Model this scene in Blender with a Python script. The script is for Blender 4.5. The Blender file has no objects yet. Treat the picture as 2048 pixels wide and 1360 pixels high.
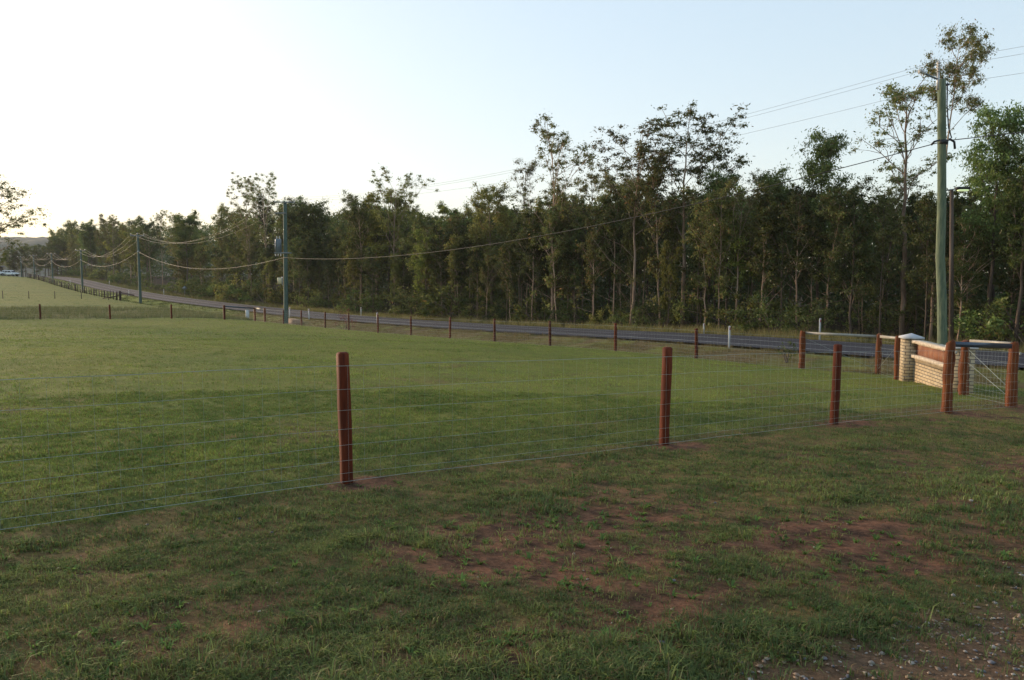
import bpy, bmesh, math, random
import numpy as np
from mathutils import Vector

# ------------------------------------------------------------------ camera, sky, sun, exposure
S = bpy.context.scene
C = S.collection
cam_d = bpy.data.cameras.new('camera')
cam = bpy.data.objects.new('camera', cam_d)
C.objects.link(cam)
cam.location = (0, 0, 0)                                   # the eye is the origin; the yard falls away from it
cam.rotation_euler = (math.radians(90 - 4.764), 0, 0)
cam_d.sensor_width = 36
cam_d.lens = 36 * 1500 / 2048
cam_d.clip_start = 0.05
cam_d.clip_end = 9000
S.camera = cam

SUN_AZ = math.radians(-52)          # from +Y towards +X
SUN_EL = math.radians(8.0)
world = bpy.data.worlds.new('World')
S.world = world
world.use_nodes = True
wn = world.node_tree.nodes
sky = wn.new('ShaderNodeTexSky')
sky.sky_type = 'NISHITA'
sky.sun_disc = False
sky.sun_elevation = SUN_EL
sky.sun_rotation = SUN_AZ
sky.altitude = 0
sky.air_density = 1.0
sky.dust_density = 1.5
sky.ozone_density = 2.0
soft = wn.new('ShaderNodeHueSaturation')
soft.inputs['Saturation'].default_value = 1.3
even = wn.new('ShaderNodeGamma')
even.inputs['Gamma'].default_value = 0.38
world.node_tree.links.new(sky.outputs[0], even.inputs['Color'])
world.node_tree.links.new(even.outputs[0], soft.inputs['Color'])
world.node_tree.links.new(soft.outputs[0], wn['Background'].inputs[0])
wn['Background'].inputs[1].default_value = 0.15

sun_d = bpy.data.lights.new('sun', 'SUN')
sun_d.energy = 1.55
sun_d.angle = math.radians(15)
sun_d.color = (1.0, 0.74, 0.50)
sun = bpy.data.objects.new('sun', sun_d)
C.objects.link(sun)
sdir = Vector((math.sin(SUN_AZ) * math.cos(SUN_EL), math.cos(SUN_AZ) * math.cos(SUN_EL), math.sin(SUN_EL)))
sun.rotation_euler = sdir.to_track_quat('Z', 'Y').to_euler()

S.view_settings.view_transform = 'Standard'
S.view_settings.look = 'None'
S.view_settings.exposure = 2.25
S.view_settings.gamma = 1.0
S.view_settings.use_curve_mapping = False
S.render.engine = 'CYCLES'
S.cycles.max_bounces = 8
S.cycles.transparent_max_bounces = 8

rng = np.random.default_rng(7)
random.seed(7)

# ------------------------------------------------------------------ helpers
def tag(o, label=None, cat=None, group=None, kind=None):
    if label: o['label'] = label
    if cat: o['category'] = cat
    if group: o['group'] = group
    if kind: o['kind'] = kind
    return o

def empty(name, loc=(0, 0, 0), rz=0.0, parent=None):
    o = bpy.data.objects.new(name, None)
    o.empty_display_size = 0.3
    C.objects.link(o)
    o.location = loc
    o.rotation_euler = (0, 0, rz)
    if parent: o.parent = parent
    return o

def mesh_np(name, v, quads=None, tris=None, mat=None, parent=None, col=None, smooth=False, attrs=None):
    v = np.asarray(v, dtype=np.float32).reshape(-1, 3)
    nq = 0 if quads is None else len(quads)
    nt = 0 if tris is None else len(tris)
    me = bpy.data.meshes.new(name)
    me.vertices.add(len(v))
    me.vertices.foreach_set('co', v.ravel())
    idx = []
    if nq: idx.append(np.asarray(quads, dtype=np.int32).ravel())
    if nt: idx.append(np.asarray(tris, dtype=np.int32).ravel())
    idx = np.concatenate(idx)
    me.loops.add(len(idx))
    me.loops.foreach_set('vertex_index', idx)
    me.polygons.add(nq + nt)
    st = np.concatenate([np.arange(nq) * 4, nq * 4 + np.arange(nt) * 3]).astype(np.int32)
    me.polygons.foreach_set('loop_start', st)
    if smooth:
        me.polygons.foreach_set('use_smooth', np.ones(nq + nt, dtype=bool))
    if col is not None:
        a = me.color_attributes.new('Col', 'FLOAT_COLOR', 'POINT')
        c4 = np.ones((len(v), 4), dtype=np.float32)
        c4[:, :3] = col
        a.data.foreach_set('color', c4.ravel())
    for k, arr in (attrs or {}).items():
        a = me.attributes.new(k, 'FLOAT', 'POINT')
        a.data.foreach_set('value', np.asarray(arr, dtype=np.float32).ravel())
    me.update(calc_edges=True)
    o = bpy.data.objects.new(name, me)
    C.objects.link(o)
    if mat: me.materials.append(mat)
    if parent: o.parent = parent
    return o

class MB:
    """collects boxes, tubes, rings; builds ONE mesh object"""
    def __init__(self):
        self.v = []; self.q = []; self.t = []; self.n = 0
    def add(self, v, q=None, t=None):
        v = np.asarray(v, dtype=float).reshape(-1, 3)
        if q is not None and len(q): self.q.append(np.asarray(q) + self.n)
        if t is not None and len(t): self.t.append(np.asarray(t) + self.n)
        self.v.append(v); self.n += len(v)
    def box(self, c, s, rz=0.0, bev=0.0, tilt=None):
        x, y, z = s[0] / 2, s[1] / 2, s[2] / 2
        if bev <= 0:
            p = np.array([[-x,-y,-z],[x,-y,-z],[x,y,-z],[-x,y,-z],[-x,-y,z],[x,-y,z],[x,y,z],[-x,y,z]])
            q = [[3,2,1,0],[4,5,6,7],[0,1,5,4],[1,2,6,5],[2,3,7,6],[3,0,4,7]]
            t = None
        else:
            b = bev
            ring = lambda bx, zz: [[-x+bx,-y+b*0+ (0 if bx else b),zz]]  # unused
            prof = [(-z, b), (-z + b, 0), (z - b, 0), (z, b)]
            p = []
            for zz, ins in prof:
                X, Y = x - ins, y - ins
                p += [[-X+b,-Y,zz],[X-b,-Y,zz],[X,-Y+b,zz],[X,Y-b,zz],[X-b,Y,zz],[-X+b,Y,zz],[-X,Y-b,zz],[-X,-Y+b,zz]]
            p = np.array(p); q = []; t = []
            for k in range(3):
                for i in range(8):
                    j = (i + 1) % 8
                    q.append([k*8+i, k*8+j, k*8+8+j, k*8+8+i])
            q += [[24,25,26,27],[24,27,28,31],[28,29,30,31],[3,2,1,0],[7,4,3,0],[7,6,5,4]]
        if tilt is not None: p = p @ np.array(tilt).T
        c_, s_ = math.cos(rz), math.sin(rz)
        p = np.column_stack([p[:,0]*c_ - p[:,1]*s_, p[:,0]*s_ + p[:,1]*c_, p[:,2]]) + np.asarray(c)
        self.add(p, q, t)
    def tube(self, pts, r, n=6, cap=True, noise=0.0):
        pts = np.asarray(pts, dtype=float); m = len(pts)
        r = np.full(m, r) if np.isscalar(r) else np.asarray(r, dtype=float)
        tan = np.gradient(pts, axis=0)
        tan /= np.linalg.norm(tan, axis=1)[:, None] + 1e-9
        ref = np.array([1.0, 0, 0]) if abs(tan[0][2]) > 0.7 else np.array([0, 0, 1.0])
        a = np.cross(tan, ref); a /= np.linalg.norm(a, axis=1)[:, None] + 1e-9
        b = np.cross(tan, a)
        th = np.arange(n) * 2 * math.pi / n
        rr = r[:, None] * (1 + (rng.normal(0, noise, (m, n)) if noise else 0))
        v = pts[:, None] + rr[..., None] * (np.cos(th)[None, :, None] * a[:, None] + np.sin(th)[None, :, None] * b[:, None])
        q = []
        for k in range(m - 1):
            for i in range(n):
                j = (i + 1) % n
                q.append([k*n+i, k*n+j, (k+1)*n+j, (k+1)*n+i])
        v = v.reshape(-1, 3); t = []
        if cap:
            v = np.vstack([v, pts[0], pts[-1]])
            for i in range(n):
                j = (i + 1) % n
                t.append([m*n, j, i]); t.append([m*n+1, (m-1)*n+i, (m-1)*n+j])
        self.add(v, q, t)
    def build(self, name, mat, parent=None, smooth=False, loc=None):
        v = np.vstack(self.v)
        if loc is not None: v = v - np.asarray(loc)
        o = mesh_np(name, v, np.vstack(self.q) if self.q else None, np.vstack(self.t) if self.t else None, mat, parent, smooth=smooth)
        if loc is not None: o.location = loc
        return o

def copy_tree(o, parent=None):
    c = o.copy(); C.objects.link(c); c.parent = parent
    for ch in o.children: copy_tree(ch, c)
    return c

_nz = {}
def vnoise(x, y, scale, seed=0):
    """value noise in 0..1"""
    if seed not in _nz: _nz[seed] = np.random.default_rng(100 + seed).random((256, 256))
    g = _nz[seed]
    x = np.asarray(x, dtype=float) / scale; y = np.asarray(y, dtype=float) / scale
    xi = np.floor(x).astype(int); yi = np.floor(y).astype(int)
    fx = x - xi; fy = y - yi
    fx = fx*fx*(3-2*fx); fy = fy*fy*(3-2*fy)
    a = g[xi % 256, yi % 256]; b = g[(xi+1) % 256, yi % 256]
    c = g[xi % 256, (yi+1) % 256]; d = g[(xi+1) % 256, (yi+1) % 256]
    return (a*(1-fx)+b*fx)*(1-fy) + (c*(1-fx)+d*fx)*fy
def fnoise(x, y, scale, seed=0, oct=3):
    s = 0; w = 0
    for k in range(oct):
        s = s + vnoise(x, y, scale / 2**k, seed + k) * 0.6**k; w += 0.6**k
    return s / w
def sstep(a, b, x):
    u = np.clip((np.asarray(x, dtype=float) - a) / (b - a), 0, 1)
    return u*u*(3-2*u)

# ------------------------------------------------------------------ materials
def mat(name, build):
    m = bpy.data.materials.new(name); m.use_nodes = True
    nt = m.node_tree; b = nt.nodes['Principled BSDF']
    build(nt, b)
    return m
def N(nt, kind, **kw):
    n = nt.nodes.new(kind)
    for k, v in kw.items():
        if k in n.inputs: n.inputs[k].default_value = v
        else: setattr(n, k, v)
    return n
def noise(nt, scale, detail=4, rough=0.6, coord='Object', stretch=None):
    tc = N(nt, 'ShaderNodeTexCoord'); nz = N(nt, 'ShaderNodeTexNoise', Scale=scale, Detail=detail, Roughness=rough)
    if stretch:
        mp = N(nt, 'ShaderNodeMapping'); mp.inputs['Scale'].default_value = stretch
        nt.links.new(tc.outputs[coord], mp.inputs[0]); nt.links.new(mp.outputs[0], nz.inputs['Vector'])
    else: nt.links.new(tc.outputs[coord], nz.inputs['Vector'])
    return nz
def ramp(nt, src, stops):
    r = N(nt, 'ShaderNodeValToRGB'); e = r.color_ramp.elements
    while len(e) < len(stops): e.new(0.5)
    for el, (p, c) in zip(e, stops):
        el.position = p; el.color = (*c, 1)
    nt.links.new(src, r.inputs[0]); return r
def mixc(nt, fac, a, b, mode='MIX'):
    m = N(nt, 'ShaderNodeMix', data_type='RGBA', blend_type=mode)
    for s, v in ((0, fac), (6, a), (7, b)):
        if hasattr(v, 'is_output'): nt.links.new(v, m.inputs[s])
        else: m.inputs[s].default_value = v if s == 0 else (*v, 1)
    return m.outputs[2]
def bump(nt, b, src, strength, dist):
    bp = N(nt, 'ShaderNodeBump', Strength=strength, Distance=dist)
    nt.links.new(src, bp.inputs['Height']); nt.links.new(bp.outputs[0], b.inputs['Normal'])
def simple(name, c1, c2, scale=8, rough=0.7, bmp=0.2, bd=0.01, stretch=None, metal=0.0, rnd=0.0):
    def f(nt, b):
        nz = noise(nt, scale, 5, 0.65, stretch=stretch)
        r = ramp(nt, nz.outputs[0], [(0.3, c1), (0.7, c2)])
        out = r.outputs[0]
        if rnd:
            oi = N(nt, 'ShaderNodeObjectInfo')
            hs = N(nt, 'ShaderNodeHueSaturation'); mr = N(nt, 'ShaderNodeMapRange')
            mr.inputs[3].default_value = 1 - rnd; mr.inputs[4].default_value = 1 + rnd
            nt.links.new(oi.outputs['Random'], mr.inputs[0]); nt.links.new(mr.outputs[0], hs.inputs['Value'])
            nt.links.new(out, hs.inputs['Color']); out = hs.outputs[0]
        nt.links.new(out, b.inputs['Base Color'])
        b.inputs['Roughness'].default_value = rough; b.inputs['Metallic'].default_value = metal
        if bmp: bump(nt, b, nz.outputs[0], bmp, bd)
    return mat(name, f)

def m_leaf(name, trans=0.35, hue=0.03, val=0.25):
    m = bpy.data.materials.new(name); m.use_nodes = True
    nt = m.node_tree; nt.nodes.clear()
    out = N(nt, 'ShaderNodeOutputMaterial'); at = N(nt, 'ShaderNodeAttribute', attribute_name='Col')
    oi = N(nt, 'ShaderNodeObjectInfo'); hs = N(nt, 'ShaderNodeHueSaturation')
    m1 = N(nt, 'ShaderNodeMapRange'); m1.inputs[3].default_value = 0.5 - hue; m1.inputs[4].default_value = 0.5 + hue
    wn_ = N(nt, 'ShaderNodeTexWhiteNoise', noise_dimensions='1D')
    m2 = N(nt, 'ShaderNodeMapRange'); m2.inputs[3].default_value = 1 - val; m2.inputs[4].default_value = 1 + val
    L = nt.links.new
    L(oi.outputs['Random'], m1.inputs[0]); L(oi.outputs['Random'], wn_.inputs['W']); L(wn_.outputs[0], m2.inputs[0])
    L(m1.outputs[0], hs.inputs['Hue']); L(m2.outputs[0], hs.inputs['Value']); L(at.outputs[0], hs.inputs['Color'])
    d = N(nt, 'ShaderNodeBsdfDiffuse'); t = N(nt, 'ShaderNodeBsdfTranslucent'); g = N(nt, 'ShaderNodeBsdfGlossy', Roughness=0.45)
    g.inputs[0].default_value = (0.5, 0.5, 0.5, 1)
    mx = N(nt, 'ShaderNodeMixShader'); mx.inputs[0].default_value = trans
    mg = N(nt, 'ShaderNodeMixShader'); mg.inputs[0].default_value = 0.03
    L(hs.outputs[0], d.inputs[0]); L(hs.outputs[0], t.inputs[0])
    L(d.outputs[0], mx.inputs[1]); L(t.outputs[0], mx.inputs[2]); L(mx.outputs[0], mg.inputs[1]); L(g.outputs[0], mg.inputs[2])
    L(mg.outputs[0], out.inputs[0])
    return m

def f_bark(c_dark, c_mid, c_pale):
    def f(nt, b):
        n1 = noise(nt, 1.6, 4, 0.6, stretch=(3, 3, 0.35)); n2 = noise(nt, 9, 4, 0.7, stretch=(4, 4, 0.5))
        oi = N(nt, 'ShaderNodeObjectInfo')
        r = ramp(nt, n1.outputs[0], [(0.3, c_dark), (0.5, c_mid), (0.72, c_pale)])
        hs = N(nt, 'ShaderNodeHueSaturation'); mr = N(nt, 'ShaderNodeMapRange')
        mr.inputs[3].default_value = 0.55; mr.inputs[4].default_value = 1.25
        nt.links.new(oi.outputs['Random'], mr.inputs[0]); nt.links.new(mr.outputs[0], hs.inputs['Value'])
        c = mixc(nt, 0.35, r.outputs[0], n2.outputs[0], 'MULTIPLY')
        nt.links.new(c, hs.inputs['Color']); nt.links.new(hs.outputs[0], b.inputs['Base Color'])
        b.inputs['Roughness'].default_value = 0.85; bump(nt, b, n2.outputs[0], 0.4, 0.03)
    return f

M = {}
M['bark_pale'] = mat('pale_bark', f_bark((0.16, 0.095, 0.06), (0.42, 0.28, 0.19), (0.60, 0.46, 0.35)))
M['bark_dark'] = mat('dark_bark', f_bark((0.05, 0.035, 0.025), (0.13, 0.09, 0.065), (0.22, 0.16, 0.12)))
M['leaf'] = m_leaf('gum_leaf', 0.40, 0.022, 0.42)
M['leaf_far'] = m_leaf('wood_leaf', 0.25)
M['grass'] = m_leaf('grass_blade', 0.35, 0, 0)
def f_post(nt, b):
    n1 = noise(nt, 5, 5, 0.65, stretch=(6, 6, 0.7)); n2 = noise(nt, 2.2, 3)
    r = ramp(nt, n1.outputs[0], [(0.28, (0.045, 0.009, 0.004)), (0.52, (0.10, 0.020, 0.007)), (0.78, (0.17, 0.038, 0.012))])
    c = mixc(nt, 0.4, r.outputs[0], n2.outputs[0], 'MULTIPLY')
    oi = N(nt, 'ShaderNodeObjectInfo'); hs = N(nt, 'ShaderNodeHueSaturation'); mr = N(nt, 'ShaderNodeMapRange')
    mr.inputs[3].default_value = 0.75; mr.inputs[4].default_value = 1.3; nt.links.new(oi.outputs['Random'], mr.inputs[0]); nt.links.new(mr.outputs[0], hs.inputs['Value'])
    nt.links.new(c, hs.inputs['Color']); c = hs.outputs[0]
    nt.links.new(c, b.inputs['Base Color']); b.inputs['Roughness'].default_value = 0.75; b.inputs['Specular IOR Level'].default_value = 0.15
    bump(nt, b, n1.outputs[0], 0.5, 0.008)
M['post'] = mat('stained_timber', f_post)
def f_log(nt, b):
    n1 = noise(nt, 4, 6, 0.7, stretch=(5, 5, 0.5)); n2 = noise(nt, 7, 3)
    r = ramp(nt, n1.outputs[0], [(0.3, (0.06, 0.015, 0.006)), (0.52, (0.17, 0.046, 0.012)), (0.76, (0.31, 0.105, 0.026))])
    c = mixc(nt, 0.35, r.outputs[0], n2.outputs[0], 'MULTIPLY')
    nt.links.new(c, b.inputs['Base Color']); b.inputs['Roughness'].default_value = 0.7; b.inputs['Specular IOR Level'].default_value = 0.2
    bump(nt, b, n1.outputs[0], 0.6, 0.012)
M['log'] = mat('oiled_log', f_log)
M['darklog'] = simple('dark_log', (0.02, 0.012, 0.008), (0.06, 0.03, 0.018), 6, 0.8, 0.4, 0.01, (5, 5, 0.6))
M['wire'] = simple('galvanised_wire', (0.22, 0.26, 0.24), (0.34, 0.39, 0.36), 3, 0.5, 0, metal=0.3)
M['line'] = simple('weathered_aluminium', (0.17, 0.165, 0.15), (0.24, 0.235, 0.21), 3, 0.65, 0)
M['rail_dark'] = simple('blue_steel', (0.045, 0.06, 0.085), (0.07, 0.09, 0.12), 6, 0.35, 0.05, metal=0.5)
M['rail_pale'] = simple('pale_galvanised_steel', (0.24, 0.225, 0.19), (0.36, 0.335, 0.29), 5, 0.55, 0.05, metal=0.15)
M['steel'] = simple('dull_steel', (0.16, 0.17, 0.17), (0.28, 0.29, 0.29), 9, 0.45, 0.05, metal=0.6)
M['black'] = simple('black_rubber', (0.012, 0.012, 0.013), (0.03, 0.03, 0.03), 9, 0.6, 0.1)
M['porcelain'] = simple('porcelain', (0.35, 0.33, 0.32), (0.55, 0.53, 0.5), 6, 0.25, 0)
M['pole'] = simple('treated_pole', (0.05, 0.085, 0.058), (0.17, 0.195, 0.115), 2.5, 0.9, 0.8, 0.03, (7, 7, 0.9))
M['pole_far'] = simple('weathered_green_pole', (0.04, 0.075, 0.062), (0.085, 0.125, 0.10), 3.5, 0.75, 0.3, 0.02, (5, 5, 0.5))
M['tank'] = simple('blue_grey_paint', (0.09, 0.115, 0.135), (0.14, 0.17, 0.185), 5, 0.45, 0.05)
M['beige'] = simple('cream_metal', (0.50, 0.42, 0.26), (0.6, 0.52, 0.34), 5, 0.5, 0.05)
M['white'] = simple('white_plastic', (0.46, 0.46, 0.46), (0.60, 0.60, 0.59), 4, 0.5, 0.05)
M['red'] = simple('red_reflector', (0.45, 0.02, 0.015), (0.5, 0.03, 0.02), 4, 0.3, 0)
M['car_paint'] = simple('white_car_paint', (0.68, 0.7, 0.72), (0.74, 0.76, 0.78), 2, 0.25, 0)
M['glass'] = simple('tinted_glass', (0.012, 0.016, 0.02), (0.02, 0.025, 0.03), 2, 0.08, 0)
M['roof'] = simple('dark_roof_sheet', (0.05, 0.055, 0.07), (0.08, 0.085, 0.10), 5, 0.6, 0.1)
M['wall'] = simple('dim_brick_wall', (0.16, 0.11, 0.08), (0.24, 0.17, 0.12), 6, 0.8, 0.2)
M['cap'] = simple('cast_concrete_cap', (0.36, 0.37, 0.39), (0.50, 0.51, 0.53), 7, 0.75, 0.2, 0.006)
M['stone'] = simple('sandstone', (0.34, 0.26, 0.18), (0.62, 0.54, 0.42), 9, 0.85, 0.8, 0.03)
def f_rust(nt, b):
    n1 = noise(nt, 3.5, 6, 0.7, stretch=(1, 1, 0.6)); n2 = noise(nt, 1.3, 2, 0.5, stretch=(1, 1, 1.5))
    r = ramp(nt, n1.outputs[0], [(0.3, (0.09, 0.03, 0.014)), (0.5, (0.19, 0.066, 0.028)), (0.75, (0.26, 0.13, 0.065))])
    r2 = ramp(nt, n2.outputs[0], [(0.52, (0, 0, 0)), (0.66, (0.7, 0.7, 0.7))])
    c = mixc(nt, r2.outputs[0], r.outputs[0], (0.30, 0.21, 0.12))
    nt.links.new(c, b.inputs['Base Color']); b.inputs['Roughness'].default_value = 0.75
    bump(nt, b, n1.outputs[0], 0.3, 0.01)
M['rust'] = mat('rusted_panel', f_rust)
def f_brick(soldier):
    def f(nt, b):
        tc = N(nt, 'ShaderNodeTexCoord'); sp = N(nt, 'ShaderNodeSeparateXYZ'); cb = N(nt, 'ShaderNodeCombineXYZ')
        ad = N(nt, 'ShaderNodeMath', operation='ADD')
        nt.links.new(tc.outputs['Object'], sp.inputs[0]); nt.links.new(sp.outputs[0], ad.inputs[0]); nt.links.new(sp.outputs[1], ad.inputs[1])
        nt.links.new(ad.outputs[0], cb.inputs[0]); nt.links.new(sp.outputs[2], cb.inputs[1])
        br = N(nt, 'ShaderNodeTexBrick', Scale=1.0)
        br.inputs['Mortar Size'].default_value = 0.009; br.inputs['Mortar Smooth'].default_value = 0.1; br.inputs['Bias'].default_value = 0.0
        br.inputs['Brick Width'].default_value = 0.085 if soldier else 0.24; br.inputs['Row Height'].default_value = 0.30 if soldier else 0.086
        if soldier: br.offset = 0.0
        k = 0.62 if soldier else 1.0
        br.inputs['Color1'].default_value = (0.56*k, 0.44*k, 0.27*k, 1); br.inputs['Color2'].default_value = (0.47*k, 0.36*k, 0.21*k, 1)
        br.inputs['Mortar'].default_value = (0.09, 0.07, 0.055, 1)
        nt.links.new(cb.outputs[0], br.inputs['Vector'])
        n1 = noise(nt, 14, 5, 0.7)
        c = mixc(nt, 0.3, br.outputs[0], n1.outputs[0], 'MULTIPLY')
        nt.links.new(c, b.inputs['Base Color']); b.inputs['Roughness'].default_value = 0.85
        iv = N(nt, 'ShaderNodeMath', operation='SUBTRACT'); iv.inputs[0].default_value = 1.0
        nt.links.new(br.outputs['Fac'], iv.inputs[1]); bump(nt, b, iv.outputs[0], 0.8, 0.008)
    return f
M['brick'] = mat('cream_brick', f_brick(False))
M['soldier'] = mat('upright_brick', f_brick(True))
def f_asphalt(nt, b):
    n1 = noise(nt, 60, 4, 0.7); n2 = noise(nt, 0.5, 4, 0.6)
    r = ramp(nt, n1.outputs[0], [(0.3, (0.040, 0.041, 0.050)), (0.7, (0.072, 0.072, 0.084))])
    r2 = ramp(nt, n2.outputs[0], [(0.3, (0.75, 0.75, 0.75)), (0.7, (1, 1, 1))])
    c = mixc(nt, 1.0, r.outputs[0], r2.outputs[0], 'MULTIPLY')
    nt.links.new(c, b.inputs['Base Color']); b.inputs['Roughness'].default_value = 0.95; b.inputs['Specular IOR Level'].default_value = 0.12; bump(nt, b, n1.outputs[0], 0.4, 0.01)
M['asphalt'] = mat('asphalt', f_asphalt)
M['paint'] = simple('worn_road_paint', (0.10, 0.10, 0.105), (0.34, 0.34, 0.34), 4, 0.7, 0.1)
M['pebble'] = simple('pebble', (0.14, 0.10, 0.075), (0.36, 0.28, 0.21), 6, 0.8, 0.3, 0.005)
M['hill'] = simple('wooded_hill', (0.018, 0.024, 0.012), (0.05, 0.06, 0.028), 0.05, 0.95, 0)

def f_ground(nt, b):
    L = nt.links.new
    def att(n): return N(nt, 'ShaderNodeAttribute', attribute_name=n).outputs['Fac']
    fine = noise(nt, 26, 6, 0.75); mid = noise(nt, 1.1, 5, 0.65); big = noise(nt, 0.16, 3, 0.6)
    soil = ramp(nt, fine.outputs[0], [(0.25, (0.05, 0.025, 0.015)), (0.5, (0.125, 0.063, 0.038)), (0.8, (0.20, 0.112, 0.07))])
    g1 = ramp(nt, fine.outputs[0], [(0.2, (0.06, 0.078, 0.019)), (0.5, (0.15, 0.188, 0.042)), (0.8, (0.225, 0.265, 0.06))])
    g2 = ramp(nt, mid.outputs[0], [(0.3, (0.75, 0.85, 0.75)), (0.7, (1.25, 1.1, 0.9))])
    g = mixc(nt, 1.0, g1.outputs[0], g2.outputs[0], 'MULTIPLY')
    g3 = ramp(nt, big.outputs[0], [(0.35, (0.85, 0.95, 0.9)), (0.65, (1.15, 1.05, 0.95))])
    g = mixc(nt, 1.0, g, g3.outputs[0], 'MULTIPLY')
    mot = noise(nt, 5.0, 4, 0.7)
    mr_ = ramp(nt, mot.outputs[0], [(0.34, (0.34, 0.37, 0.40)), (0.5, (0.95, 0.95, 0.95)), (0.68, (1.6, 1.45, 1.35))])
    c = mixc(nt, att('bare'), g, mixc(nt, 1.0, soil.outputs[0], mr_.outputs[0], 'MULTIPLY'))
    dry = ramp(nt, mid.outputs[0], [(0.3, (0.05, 0.036, 0.02)), (0.5, (0.145, 0.105, 0.05)), (0.72, (0.14, 0.13, 0.05))])
    c = mixc(nt, att('verge'), c, dry.outputs[0])
    lit = ramp(nt, fine.outputs[0], [(0.3, (0.02, 0.014, 0.008)), (0.7, (0.07, 0.045, 0.026))])
    c = mixc(nt, att('litter'), c, lit.outputs[0])
    gr = ramp(nt, fine.outputs[0], [(0.3, (0.06, 0.036, 0.022)), (0.7, (0.20, 0.125, 0.075))])
    c = mixc(nt, att('gravel'), c, gr.outputs[0])
    L(c, b.inputs['Base Color']); b.inputs['Roughness'].default_value = 0.95
    b.inputs['Specular IOR Level'].default_value = 0.1
    bump(nt, b, fine.outputs[0], 0.7, 0.04)
M['ground'] = mat('ground_cover', f_ground)

# ------------------------------------------------------------------ terrain.  t runs along the road fence (away), o across it (towards the road)
A0 = np.array([9.909, 25.499]); DT = np.array([-0.61564, 0.78803]); DO = np.array([0.78803, 0.61564])
RZ_T = math.atan2(DT[1], DT[0]); RZ_O = math.atan2(DO[1], DO[0])
def XY(t, o):
    t = np.asarray(t, dtype=float); o = np.asarray(o, dtype=float)
    return A0[0] + DT[0]*t + DO[0]*o, A0[1] + DT[1]*t + DO[1]*o
def TO(x, y):
    rx = np.asarray(x, dtype=float) - A0[0]; ry = np.asarray(y, dtype=float) - A0[1]
    return rx*DT[0] + ry*DT[1], rx*DO[0] + ry*DO[1]
_zt = np.array([-2000,-60,-20,-8,0,9,20,30,43,54,80,110,140,165,190,210,235,255,280,330,450,3000.])
_zz = np.array([-2.6,-2.8,-3.02,-3.06,-3.12,-3.19,-3.43,-3.64,-3.82,-3.93,-3.85,-3.6,-3.1,-2.5,-1.65,-0.9,-0.25,0.1,0.25,-0.2,-2.5,-6])
_zm = np.gradient(_zz, _zt)
def zr(t):
    t = np.clip(np.asarray(t, dtype=float), _zt[0], _zt[-1] - 1e-6)
    i = np.clip(np.searchsorted(_zt, t, side='right') - 1, 0, len(_zt) - 2)
    h = _zt[i+1] - _zt[i]; u = (t - _zt[i]) / h
    return (2*u**3-3*u**2+1)*_zz[i] + (u**3-2*u**2+u)*h*_zm[i] + (-2*u**3+3*u**2)*_zz[i+1] + (u**3-u**2)*h*_zm[i+1]
_ao = np.array([-2500,-300,-100,-40,-20.5,-16.5,-12.9,-9.4,-6.7,-2.9,0])
_az = np.array([6,4,2.4,1.7,1.18,1.02,0.86,0.69,0.51,0.25,0])
_vo = np.array([0,0.6,1.5,2.6,4.4,5.1,11.1,12.2,13.5,15,25,70,400,2500.])
_vz = np.array([0,-0.05,-0.34,-0.30,0.02,0.04,0.04,-0.02,-0.2,-0.12,0,0.5,3,6])
def zg(t, o):
    t = np.asarray(t, dtype=float); o = np.asarray(o, dtype=float)
    s = 1 - 0.36*sstep(5, 54, t) * sstep(-3, -12, o)
    z = zr(t) + np.interp(o, _ao, _az) * s
    vz = np.interp(o, _vo, _vz); vz = np.where((o > 0) & (o < 4.5), vz * sstep(-4, 2, t), vz)
    z = z + vz
    z = z + 0.05*np.clip(-8 - t, 0, 14) * sstep(-6, -16, o)
    return z
def zxy(x, y):
    t, o = TO(x, y); return zg(t, o)
def gp(t, o, dz=0.0):
    x, y = XY(t, o); return np.array([float(x), float(y), float(zg(t, o)) + dz])
def rough(x, y):
    return 0.05*(fnoise(x, y, 0.9, 3, 3) - 0.5) + 0.032*(vnoise(x, y, 0.17, 9) - 0.5)
def bare_at(x, y):
    """share of bare red soil"""
    x = np.asarray(x, dtype=float); y = np.asarray(y, dtype=float)
    t, o = TO(x, y)
    n = 0.62*fnoise(x, y, 0.75, 11, 3) + 0.38*fnoise(x, y, 0.16, 18, 2); n2 = fnoise(x, y*0.8, 2.6, 15, 3)
    e1 = np.exp(-(((x-1.75)/2.2)**2 + ((y-4.85)/1.3)**2)**1.3)
    e2 = np.exp(-(((x+1.9)/0.75)**2 + ((y-3.35)/0.45)**2))
    e3 = np.exp(-(((x-5.3)/1.6)**2 + ((y-7.6)/0.7)**2)) * 0.5
    front = sstep(-7.6, -8.6, t)                       # outside the netting fence
    k = 0.20*front + 0.275*e1 + 0.2*e2 + e3*0.25 + 0.35*(n2-0.5)
    streak = fnoise(t*1.0, o*0.28, 0.9, 27, 3)
    k = k + 0.15 + np.where(t > -7.6, (0.13 + 0.55*(streak - 0.5))*sstep(16, -2, t), 0)
    for (pt, po) in ((-7.7,-20.53),(-8.01,-16.47),(-8.21,-12.86),(-8.42,-9.44),(-8.52,-6.73)):
        k = k + 0.5*np.exp(-((t-pt+0.10)**2*9 + (o-po-0.1)**2*5))
    v = n + (k - 0.5)*1.3
    return sstep(0.26, 0.66, v)
def gravel_at(x, y):
    s = ((x-0.9)*(-0.43) + (y-2.95)*0.90) - 0.20              # below the line is gravel
    return sstep(0.12, -0.35, s + 0.5*(fnoise(x, y, 0.5, 21, 2)-0.5)) * sstep(0.3, 1.2, x)

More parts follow.
